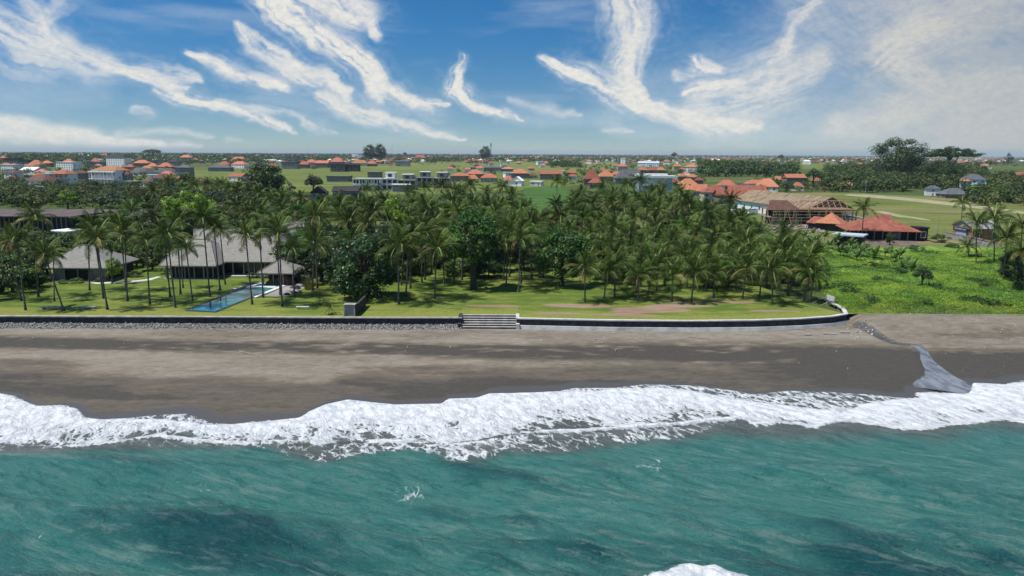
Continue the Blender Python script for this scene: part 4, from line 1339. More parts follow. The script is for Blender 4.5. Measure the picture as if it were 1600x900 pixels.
# --- tree belts: (x0,x1, base0, base1, count, h0, h1, kinds, description)
BELTS = [
    (-20, 420, 306, 322, 34, 5, 8.5, ('dark', 'mid', 'dark', 'olive'), 'belt between town and long building'),
    (290, 800, 262, 302, 20, 4, 8, ('dark', 'mid', 'olive'), 'open rice fields'),
    (180, 480, 332, 366, 34, 5, 8.5, ('dark', 'mid', 'dark'), 'thicket behind the villa roofs'),
    (-20, 200, 362, 392, 14, 2.5, 4.5, ('dark', 'mid'), 'strip before the long brown building'),
    (168, 262, 378, 425, 20, 5, 9, ('dark', 'dark', 'mid'), 'dark gap between pavilion and villa'),
    (470, 660, 388, 436, 30, 6, 10, ('dark', 'dark', 'mid'), 'understorey of the west grove'),
    (560, 860, 330, 360, 24, 4, 7, ('dark', 'mid', 'olive'), 'strip behind the west grove'),
    (640, 860, 385, 436, 40, 3.5, 6.5, ('dark', 'dark', 'mid'), 'dark fill added under the middle palms'),  # dark trees added to deepen the shade on the grove floor
    (890, 1160, 335, 370, 22, 4, 7, ('mid', 'olive', 'dark'), 'strip behind the east grove'),
    (880, 1270, 385, 450, 56, 2.2, 4.4, ('dark', 'olive', 'dark'), 'undergrowth of the east grove'),
    (1290, 1620, 284, 300, 30, 7, 12, ('dark', 'mid', 'olive', 'dark'), 'jungle edge behind the meadow'),
    (1500, 1620, 290, 318, 16, 6, 11, ('dark', 'mid'), 'jungle around the grey villa'),
]
shr = random.Random(77)
for (x0, x1, b0, b1, n_, h0, h1, kinds, desc) in BELTS:
    ts_ = []
    for k in range(n_):
        px = x0 + (x1 - x0) * (k + shr.random()) / n_; py = shr.uniform(b0, b1)
        ts_.append((px, G(px, py, LAWN - .05)))
    cnt = {}
    for k, (px, g) in enumerate(ts_):
        h = shr.uniform(h0, h1); kd = shr.choice(kinds); cnt[kd] = cnt.get(kd, 0) + 1
        tree(g, h, h * shr.uniform(1.0, 1.7), kd, '%s tree in the %s, %s from the left' % ({'dark': 'dark green', 'mid': 'mid-green', 'olive': 'olive'}[kd], desc, ordinal(cnt[kd])), desc, crown_base=.05)


def wood_fill(name, label, x0, x1, b0, b1, n, h0, h1, mts, per=70, seed=1, wide=1.3, lim=None):
    """a wood seen as one mass: n crowns of small leaf faces"""
    r = np.random.RandomState(seed)
    px = r.uniform(x0, x1, n); py = r.uniform(b0, b1, n)
    if lim is not None:
        k = lim(px, py); px, py = px[k], py[k]; n = len(px)
    P0_ = np.array([G(a, b, 2.9) for a, b in zip(px, py)]); h = r.uniform(h0, h1, n)
    dr = r.normal(size=(n * per, 3)); dr /= np.linalg.norm(dr, axis=1)[:, None]; dr[:, 2] = np.abs(dr[:, 2]) * np.where(r.rand(n * per) < .8, 1, -1)
    hh = np.repeat(h, per); wd = np.repeat(h * wide * r.uniform(.8, 1.3, n) / 2, per)
    lump = 1 + .28 * np.sin(dr[:, 0] * 5 + np.repeat(r.rand(n) * 6, per)) * np.cos(dr[:, 2] * 6 + dr[:, 1] * 4)
    rad = (r.rand(n * per) ** .3) * lump
    ctr = np.repeat(P0_, per, 0) + dr * np.stack([wd * rad, wd * rad, hh * .5 * rad], -1); ctr[:, 2] += hh * .46
    nr = dr + r.normal(size=dr.shape) * .45; nr[:, 2] += .4; nr /= np.linalg.norm(nr, axis=1)[:, None]
    u = np.cross(nr, r.normal(size=dr.shape)); u /= np.linalg.norm(u, axis=1)[:, None]; v = np.cross(nr, u)
    sz = (hh * .125 * r.uniform(.6, 1.3, n * per))[:, None]
    co = np.stack([ctr - u * sz, ctr + v * sz * .6, ctr + u * sz, ctr - v * sz * .6], 1).reshape(-1, 3)
    mi = np.repeat(r.randint(0, len(mts), n), per)
    o = link(name, np_mesh(name, co, np.arange(len(co)).reshape(-1, 4), list(mts), mi=mi), kind='stuff'); o['label'] = label


LD, LM, LO = 'wood_dark', 'wood_mid', 'wood_olive'
addm('wood_dark', (.055, .100, .022), (.014, .030, .008), .12, .7, trans=.15, world_xyz=True)
addm('wood_mid', (.095, .160, .028), (.030, .060, .013), .12, .7, trans=.15, world_xyz=True)
addm('wood_olive', (.125, .14, .04), (.05, .06, .018), .12, .7, trans=.15, world_xyz=True)
wood_fill('tree_belt', 'dense tree canopy between the left town and the long brown building', -40, 430, 293, 326, 520, 4, 7.5, (LD, LM, LD, LO), 80, 51)
wood_fill('tree_belt', 'dense canopy filling in behind the villa roofs', 200, 500, 322, 372, 240, 4, 7, (LD, LM), 110, 52)
wood_fill('tree_belt', 'dark garden thicket between the long building and the left pavilion', -40, 215, 370, 402, 90, 2.2, 4.2, (LD, LM, LD), 150, 67)
wood_fill('tree_belt', 'dark thicket left of the left pavilion', -60, 62, 404, 450, 34, 3.5, 6.5, (LD, LD, LM), 260, 68)
wood_fill('tree_belt', 'dark canopy behind the black-roofed houses and west grove', 400, 860, 306, 345, 330, 4, 6.5, (LD, LM, LO), 90, 53, lim=lambda x, y: (x < 480) | (y > 318) & (x < 818))
wood_fill('tree_belt', 'green canopy behind the east grove before the central houses', 890, 1150, 300, 345, 200, 3, 5.5, (LM, LO, LD), 90, 54, lim=lambda x, y: y > 296 + (x - 890) * .12)
wood_fill('tree_belt', 'dense jungle behind the meadow at the right', 1285, 1640, 277, 302, 420, 7, 12, (LD, LM, LD, LO), 80, 55, lim=lambda x, y: y < 301 + np.maximum(x - 1500, 0) * .16)
wood_fill('tree_belt', 'dense jungle right of the grey villa', 1520, 1640, 300, 322, 90, 6, 10, (LD, LM, LO), 90, 56)
wood_fill('tree_belt', 'woodland under the giant skyline trees', 1290, 1540, 262, 278, 260, 9, 16, (LD, LM, LO), 70, 57)
wood_fill('tree_belt', 'dark woodland left of the brown-walled house', 1092, 1245, 257, 277, 260, 10, 18, (LD, LM, LD), 70, 58)
wood_fill('tree_belt', 'dark clump standing in the middle rice field', 856, 906, 257, 263, 46, 10, 16, (LD, LM), 70, 59)
wood_fill('tree_belt', 'gardens among the central orange roofs', 880, 1100, 258, 292, 330, 4, 8, (LD, LM), 60, 60)
wood_fill('tree_belt', 'gardens inside the left town', -20, 300, 254, 292, 330, 4, 9, (LD, LM), 60, 61)
wood_fill('tree_belt', 'garden trees below the orange houses at the meadow edge', 1180, 1340, 284, 301, 130, 4, 7, (LD, LM, LO), 60, 62)
wood_fill('tree_belt', 'hedgerows beside the middle fields', 380, 800, 256, 272, 170, 4, 8, (LD, LM), 50, 63, lim=lambda x, y: (np.sin(x * .05 + y) > .2) & ((y < 262) | (x < 470) | (x > 690)))
wood_fill('tree_belt', 'trees among the suburbs right of the centre', 1090, 1640, 250, 262, 420, 8, 16, (LD, LM, LD), 40, 64, lim=lambda x, y: ~((x > 1000) & (x < 1310) & (y > 255)))
wood_fill('tree_belt', 'village trees of the middle distance', 380, 1100, 246, 256, 800, 10, 20, (LD, LM, LD), 34, 65)
wood_fill('tree_belt', 'trees behind the left town', -40, 420, 246, 258, 620, 9, 18, (LD, LM, LD), 34, 66)
# palms in the right jungle and far groves
for k in range(26):
    px = (1098 + 5.2 * k if k < 14 else 1290 + 26 * (k - 14)) + shr.uniform(-4, 4); py = shr.uniform(264, 276)
    g = G(px, py, 2.9); hh = shr.uniform(14, 20)
    palm(g, g + Vector((shr.gauss(0, .6), 0, hh)), 'distant palm over the %s, %s from the left' % (('dark woodland by the brown-walled house', ordinal(k + 1)) if k < 14 else ('jungle behind the meadow', ordinal(k - 13))), 'distant skyline palms', 1.5, False, shr)

# far woods towards the horizon: dark continuous masses
def far_wood(name, label, x0, x1, b0, b1, n, hs, mt, gap=.5, seed=1):
    r = np.random.RandomState(seed)
    px = r.uniform(x0, x1, n * 3); py = b0 + (b1 - b0) * r.rand(n * 3) ** 1.0
    keep = fbm(px * .012, py * .35, 3, seed) > gap
    px, py = px[keep][:n], py[keep][:n]; n = len(px)
    P0_ = np.array([G(a, b, 2.9) for a, b in zip(px, py)])
    s = P0_[:, 1]
    h = r.uniform(hs[0], hs[1], n)
    per = 9
    ctr = np.repeat(P0_, per, 0); hh = np.repeat(h, per)
    dr = r.normal(size=(n * per, 3)); dr /= np.linalg.norm(dr, axis=1)[:, None]
    ctr = ctr + dr * np.stack([hh * .55, hh * .55, hh * .42], -1) + np.stack([hh * 0, hh * 0, hh * .52], -1)
    sz = hh * .20
    nr = dr + r.normal(size=dr.shape) * .4; nr[:, 2] += .4; nr /= np.linalg.norm(nr, axis=1)[:, None]
    u = np.cross(nr, r.normal(size=dr.shape)); u /= np.linalg.norm(u, axis=1)[:, None]; v = np.cross(nr, u)
    co = np.stack([ctr - u * sz[:, None], ctr + v * sz[:, None], ctr + u * sz[:, None], ctr - v * sz[:, None]], 1).reshape(-1, 3)
    o = link(name, np_mesh(name, co, np.arange(len(co)).reshape(-1, 4), mt), kind='stuff')
    o['label'] = label
    return o


far_wood('far_woods', 'dark tree line running along the whole horizon', -100, 1700, 241.8, 246.5, 5200, (14, 26), 'leaf_dark', .22, 3)
far_wood('far_woods', 'scattered dark trees among the distant fields and suburbs', -60, 1660, 246, 252, 2600, (8, 16), 'leaf_mid', .40, 5)
far_wood('far_woods', 'nearer dark tree band behind the left town', -60, 420, 244, 250, 1800, (14, 24), 'leaf_dark', .25, 8)

# --- banana plants with big single leaves
def banana_leaf(seed, L=2.6, droop=.8):
    mb = MB(); n = 7; x = z = 0; ang = .1; pts = []
    for i in range(n + 1):
        pts.append(Vector((x, 0, z))); x += math.cos(ang) * L / n; z += math.sin(ang) * L / n; ang -= droop * .2 * (.4 + i / n * 1.4)
    for i in range(n):
        w0 = .36 * math.sin(math.pi * min(1, .06 + i / n * .94)) + .02; w1 = .36 * math.sin(math.pi * min(1, .06 + (i + 1) / n * .94)) + .01
        a, b = pts[i], pts[i + 1]
        for s in (-1, 1):
            mb.quad(a, b, b + Vector((0, s * w1, -w1 * .25)), a + Vector((0, s * w0, -w0 * .25)))
    return mb.mesh('leaf', 'banana_leaf')


BL = [banana_leaf(0), banana_leaf(1, 2.4, 1.2), banana_leaf(2, 2.9, .5)]
bst = MB(); bst.tube([(0, 0, 0), (.03, 0, .6), (0, 0, 1)], [.16, .13, .09], 6); BST = bst.mesh('stem', 'leaf_olive', True)
BAN = [(1255, 378), (1266, 392), (1276, 386), (1288, 380), (1296, 392), (1306, 384), (1318, 378), (1258, 402), (1270, 372), (1312, 404), (1322, 408), (1334, 402), (1345, 407), (1355, 403), (1366, 410), (1382, 408), (1392, 402), (1404, 412), (1416, 418), (1412, 426), (1424, 430), (1284, 398), (1328, 392), (1338, 412), (1396, 414)]
for k, (px, py) in enumerate(BAN):
    g = G(px, py, LAWN - .1); sc = shr.uniform(.95, 1.45); hs_ = shr.uniform(1.4, 2.4)
    where = 'in the dark clump left of the metal-roofed shed' if px < 1325 and py < 400 else ('in the pale clump on the scrub' if px < 1375 else 'in the ragged clump on the right scrub')
    o = thing('banana_plant', 'banana plant %s, %s of that clump' % (where, ordinal(k + 1)), 'banana plant', g, 0, 'banana plants on the scrubland')
    link('stem', BST, o, None, None, (1, 1, hs_))
    for j in range(9):
        link('leaf', BL[j % 3], o, (0, 0, hs_ * .95), (0, -R(82 - j * 9 + shr.uniform(-6, 6)), j * 2.4 + shr.random()), (sc,) * 3)

# --- scrub: bumpy ground with a cover of small leaves
def zscr(X, Y):
    e = sstep(SY0, SY0 + 7, Y) * sstep(0, 5, X - XSC(Y))
    far = sstep(G(1450, 380).y + 10, G(1450, 392).y, Y)
    return 2.97 + e * far * (.25 + 1.15 * fbm(X * .16, Y * .16, 4, 101) ** 1.5 + .5 * fbm(X * .6, Y * .6, 3, 103))


SY0 = Y_END + 2.0
_xe = [G(1322, 492).x, G(1300, 474).x, G(1288, 462).x, G(1255, 430).x, G(1200, 400).x, G(1190, 388).x]
_ye = [G(1322, 492).y, G(1300, 474).y, G(1288, 462).y, G(1255, 430).y, G(1200, 400).y, G(1190, 388).y]
XSC = lambda Y: np.interp(Y, _ye, _xe)
sgm = bpy.data.materials.new('scrub_ground'); sgm.use_nodes = True
t = NT(sgm.node_tree); bs = t.n['Principled BSDF']
pos = t.new('ShaderNodeNewGeometry').outputs['Position']
c = t.mix(t.rng(t.noise(pos, .12, 5, .65), .38, .62), (.10, .21, .022), (.24, .33, .03))
c = t.mix(t.rng(t.noise(pos, .9, 5, .7), .45, .72), c, (.035, .085, .014))
c = t.mix(t.m('MULTIPLY', t.attr('edge'), t.rng(t.noise(pos, .5, 5, .7), .3, .6)), c, (.16, .13, .05))
t.put(bs.inputs['Base Color'], c); bs.inputs['Roughness'].default_value = .95
xs = np.arange(X_END - 22, 240, .7); ys = np.arange(SY0 - 3.0, 236, .7)
Xg, Yg = np.meshgrid(xs, ys)
Zg = zscr(Xg, Yg)
keep = (Xg > XSC(Yg) + .2) & (Xg > np.where(Yg < Y_END + 6, X_END + .3, -1e9)) & (Yg > SY0 - 2.5 + 1.6 * fbm(Xg * .15, Yg * .1, 3, 5) * 2 - 1.2)
idx = np.arange(Xg.size).reshape(Xg.shape)
q = np.stack([idx[:-1, :-1], idx[:-1, 1:], idx[1:, 1:], idx[1:, :-1]], -1).reshape(-1, 4)
q = q[(keep.reshape(-1)[q]).all(1)]
struct('scrub_ground', np_mesh('scrub_ground', np.stack([Xg, Yg, Zg + .02], -1).reshape(-1, 3), q, sgm, {'edge': sstep(8, 1, Yg - SY0).reshape(-1)}, True))


def scatter_leaves(name, label, n, mt, seed, thr, size, ylim=(SY0 - 1, 226), h=.5, dens_seed=111):
    r = np.random.RandomState(seed)
    # denser near the camera so that the cover stays even in the picture
    Y = ylim[0] + (ylim[1] - ylim[0]) * r.rand(n) ** 1.25; X = XSC(Y) + .6 + (Y * .78 + 12 - XSC(Y)) * r.rand(n)
    k = (fbm(X * .14, Y * .14, 4, dens_seed) > thr[0]) & (fbm(X * .14, Y * .14, 4, dens_seed) < thr[1])
    k &= (X > np.where(Y < Y_END + 6, X_END + 1.0, -1e9))
    X, Y = X[k], Y[k]; n = len(X)
    Z = zscr(X, Y) + r.rand(n) * h * sstep(SY0, SY0 + 6, Y) + .04
    ctr = np.stack([X, Y, Z], -1)
    nr = r.normal(size=(n, 3)) * .6 + np.array([0, -.2, .9]); nr /= np.linalg.norm(nr, axis=1)[:, None]
    u = np.cross(nr, r.normal(size=(n, 3))); u /= np.linalg.norm(u, axis=1)[:, None]; v = np.cross(nr, u)
    s = (size * r.uniform(.5, 1.4, n))[:, None]
    co = np.stack([ctr - u * s, ctr + v * s * .5, ctr + u * s, ctr - v * s * .5], 1).reshape(-1, 3)
    o = link(name, np_mesh(name, co, np.arange(len(co)).reshape(-1, 4), mt), kind='stuff'); o['label'] = label


addm('scrub_leaf_bright', (.235, .345, .028), (.12, .21, .02), .35, .6, trans=.25, world_xyz=True)
addm('scrub_leaf_green', (.10, .23, .028), (.055, .14, .02), .35, .6, trans=.25, world_xyz=True)
addm('scrub_leaf_deep', (.035, .085, .02), (.018, .045, .012), .35, .6, trans=.2, world_xyz=True)
scatter_leaves('ground_cover', 'bright yellow-green creeping ground cover behind the right beach', 170000, 'scrub_leaf_bright', 31, (.40, 1), .13, h=.35)
scatter_leaves('ground_cover', 'deeper green creeping ground cover on the right scrub', 130000, 'scrub_leaf_green', 32, (0, .50), .14, h=.4)
scatter_leaves('undergrowth', 'dark leafy weeds in low clumps on the right scrub', 90000, 'scrub_leaf_deep', 33, (.64, 1), .2, (SY0 + 4, 226), .8, 131)
SB = [(1330, 462, 34, 'mid'), (1352, 466, 26, 'olive'), (1382, 425, 30, 'mid'), (1360, 420, 28, 'dark'), (1400, 430, 30, 'dark'), (1430, 393, 26, 'mid'), (1470, 378, 30, 'mid'), (1488, 390, 24, 'mid'), (1320, 425, 24, 'dark'), (1540, 452, 26, 'dark'), (1530, 405, 22, 'dark'), (1440, 372, 22, 'dark')]
for k, (px, py, wpx, kd) in enumerate(SB):
    g = G(px, py, LAWN + .2); wd = wpx * g.y / F_PX
    tree(g, wd * .42, wd, kd, 'low %s shrub on the right scrub, %s in the row of bushes' % ({'mid': 'green', 'dark': 'dark', 'olive': 'brownish'}[kd], ordinal(k + 1)), 'shrubs on the scrub', name='shrub', cat='shrub', crown_base=-.1)
# young pruned tree on the lawn by the pillar + yellow reed clump
g = G(516, 491)
o = thing('young_tree', 'small young tree with propped bare stems left of the stone pillar', 'tree', g)
mb = MB()
for dx in (-1.1, -.35, .5, 1.2): mb.beam((dx, 0, 0), (dx * -.35, .1, 2.0), .05, 5, .03)
link('trunk', mb.mesh('trunk', 'bark'), o)
link('crown', crown_mesh(41, 'leaf_olive', clumps=9, per=40, leaf=.12, irregular=.1), o, (-.2, 0, 2.3), None, (1.7, 1.4, .95))
g = G(483, 452)
mb = MB(); r_ = random.Random(9)
for k in range(260):
    a = r_.uniform(0, 6.28); q_ = r_.random() ** .5 * .9; b = Vector((math.cos(a) * q_, math.sin(a) * q_, 0)); tp = b * 2.2 + Vector((0, 0, r_.uniform(1.6, 3.0)))
    s = Vector((-math.sin(a), math.cos(a), 0)) * .05; mb.tri(b - s, b + s, tp)
thing('reed_clump', 'yellowish tall grass clump right of the rock garden', 'ornamental grass', g, 0, None, mb.mesh('reed_clump', 'reed_yellow'))
for k, (px, py, h_) in enumerate(((258, 428, 1.4), (340, 424, 1.6), (372, 424, 1.2), (210, 432, 1.6), (120, 442, 1.2), (100, 443, 1.0), (160, 440, 1.2), (395, 434, 1.3), (415, 434, 1.2), (500, 436, 1.3))):
    g = G(px, py)
    tree(g, h_, h_ * 2.6, 'mid', ['rounded shrub at the left corner of the villa', 'clipped shrub left of the villa terrace', 'clipped shrub right of the villa terrace edge', 'shrub beside the white curved path', 'low shrub in front of the pavilion opening', 'low shrub at the pavilion left corner', 'low shrub at the pavilion right wall', 'hedge bush left of the small pavilion', 'hedge bush under the small pavilion eave', 'bush beside the right garden path'][k], 'garden shrubs', name='shrub', cat='shrub', crown_base=-.1)

# ------------------------------------------------------------------ buildings
def roof_mesh(w_, d_, h_, kind, mt, over=.7, th=.18, ridge=None):
    """base rect w x d centred on origin, eaves at z=0"""
    mb = MB(); a, b = w_ / 2 + over, d_ / 2 + over
    if kind == 'flat':
        mb.box(-a, -b, 0, a, b, max(h_, .3))
    elif kind == 'gable':
        mb.quad((-a, -b, 0), (a, -b, 0), (a, 0, h_), (-a, 0, h_)); mb.quad((a, b, 0), (-a, b, 0), (-a, 0, h_), (a, 0, h_))
        mb.tri((-a + over, -b, 0), (-a + over, 0, h_), (-a + over, b, 0)); mb.tri((a - over, -b, 0), (a - over, b, 0), (a - over, 0, h_))
        mb.quad((-a, -b, -th), (-a, b, -th), (a, b, -th), (a, -b, -th)); mb.quad((-a, -b, -th), (a, -b, -th), (a, -b, 0), (-a, -b, 0))
    elif kind == 'gable_y':
        mb.quad((-a, -b, 0), (0, -b, h_), (0, b, h_), (-a, b, 0)); mb.quad((a, b, 0), (0, b, h_), (0, -b, h_), (a, -b, 0))
        mb.tri((-a, -b + over, 0), (a, -b + over, 0), (0, -b + over, h_)); mb.tri((a, b - over, 0), (-a, b - over, 0), (0, b - over, h_))
        mb.quad((-a, -b, -th), (-a, b, -th), (a, b, -th), (a, -b, -th))
    else:  # hip
        r = max(a - b, 0) if ridge is None else ridge
        q = max(b - a, 0)
        A, B, C, D = (-a, -b, 0), (a, -b, 0), (a, b, 0), (-a, b, 0)
        if q > 0 and ridge is None:
            R0, R1 = (0, -q, h_), (0, q, h_)
            mb.tri(A, B, R0); mb.quad(B, C, R1, R0); mb.tri(C, D, R1); mb.quad(D, A, R0, R1)
        else:
            R0, R1 = (-r, 0, h_), (r, 0, h_)
            mb.quad(A, B, R1, R0); mb.tri(B, C, R1); mb.quad(C, D, R0, R1); mb.tri(D, A, R0)
        for p, s in ((A, B), (B, C), (C, D), (D, A)):
            mb.quad((p[0], p[1], -th), (s[0], s[1], -th), s, p)
        mb.quad((-a, -b, -th), (-a, b, -th), (a, b, -th), (a, -b, -th))
    return mb.mesh('roof', mt)


WIN = MB(); WIN.box(-.62, -.05, -.7, .62, .0, .7); WINM = WIN.mesh('window', 'glass')
WINP = MB(); WINP.box(-.75, -.08, -.92, .75, .02, -.78); WINP.box(-.75, -.08, .78, .75, .02, .92); WINP.box(-.75, -.08, -.78, -.65, .02, .78); WINP.box(.65, -.08, -.78, .75, .02, .78); WINF = WINP.mesh('frame', 'paint_white')
DOORM = MB(); DOORM.box(-.55, -.06, 0, .55, 0, 2.1); DOORM = DOORM.mesh('door', 'timber')


def house(x0, x1, ytop, yeave, ybase, roof, wall, kind, label, depth=None, name='house', cat='house', wins=None, group=None, rz=0.0, over=.6, same=False, posts=False, storeys=None, frame=True):
    """x0..x1 outer eave px, ytop ridge py, yeave eave py, ybase ground py"""
    c = G((x0 + x1) / 2, ybase, 2.95); D = c.y
    if wall == 'white_wall' and rz == 0: rz = -.36
    s = D / F_PX * 1.01
    W = (x1 - x0) * s; over = min(over, W * .08); w_ = W - 2 * over
    hw = AT((x0 + x1) / 2, yeave, D).z - c.z
    dp = depth or min(max(w_ * .7, 4), 16)
    # the ridge is further away than the front wall
    hr = AT((x0 + x1) / 2, ytop, D + (dp / 2 if kind != 'flat' else 0)).z - c.z - hw
    hw = max(hw, 1.2); hr = max(hr, .35 if kind == 'flat' else .5)
    o = thing(name, label, cat, (c.x, c.y + dp / 2, c.z), rz, group, same=same)
    mb = MB(); mb.box(-w_ / 2, -dp / 2, -.3, w_ / 2, dp / 2, hw - .01)
    if posts:
        mb = MB(); mb.box(-w_ / 2, -dp / 2 + 2.6, -.3, w_ / 2, dp / 2, hw - .01)
    wo = link('wall', mb.mesh('wall', wall), o)
    link('roof', roof_mesh(w_, dp, hr, kind, roof, over), o, (0, 0, hw + .005 + (.18 if kind != 'flat' else 0)))
    if posts:
        nP = max(3, int(w_ / 3.5))
        for k in range(nP):
            mb = MB(); mb.box(-.15, -.15, 0, .15, .15, hw); link('post', mb.mesh('post', 'concrete'), o, (-w_ / 2 + .3 + (w_ - .6) * k / (nP - 1), -dp / 2 + .3, 0))
    st = storeys or max(1, round(hw / 3.3))
    if wins is None: wins = max(1, int(w_ / (5.0 if wall == 'white_wall' else 3.6)))
    yy = -dp / 2 + (2.6 if posts else 0) - .003
    for f in range(st):
        for k in range(wins):
            x = -w_ / 2 + w_ * (k + .5) / wins; z = hw / st * (f + .52)
            if f == 0 and k == wins // 2 and st * wins > 1:
                link('door', DOORM, o, (x, yy, 0)); continue
            sc = min(1.25, hw / st / 2.9, w_ / wins / 1.7)
            wo_ = link('window', WINM, o, (x, yy, z), None, (sc, 1, sc))
            if frame: link('frame', WINF, wo_)
    if x1 - x0 > 26:
        for sx_ in (-1, 1):
            for k in range(2):
                link('window', WINM, o, (sx_ * (w_ / 2 + .003), -dp / 4 + dp / 2 * k, hw * .55), (0, 0, sx_ * math.pi / 2), (1, 1, min(1, hw / 3)))
    return o


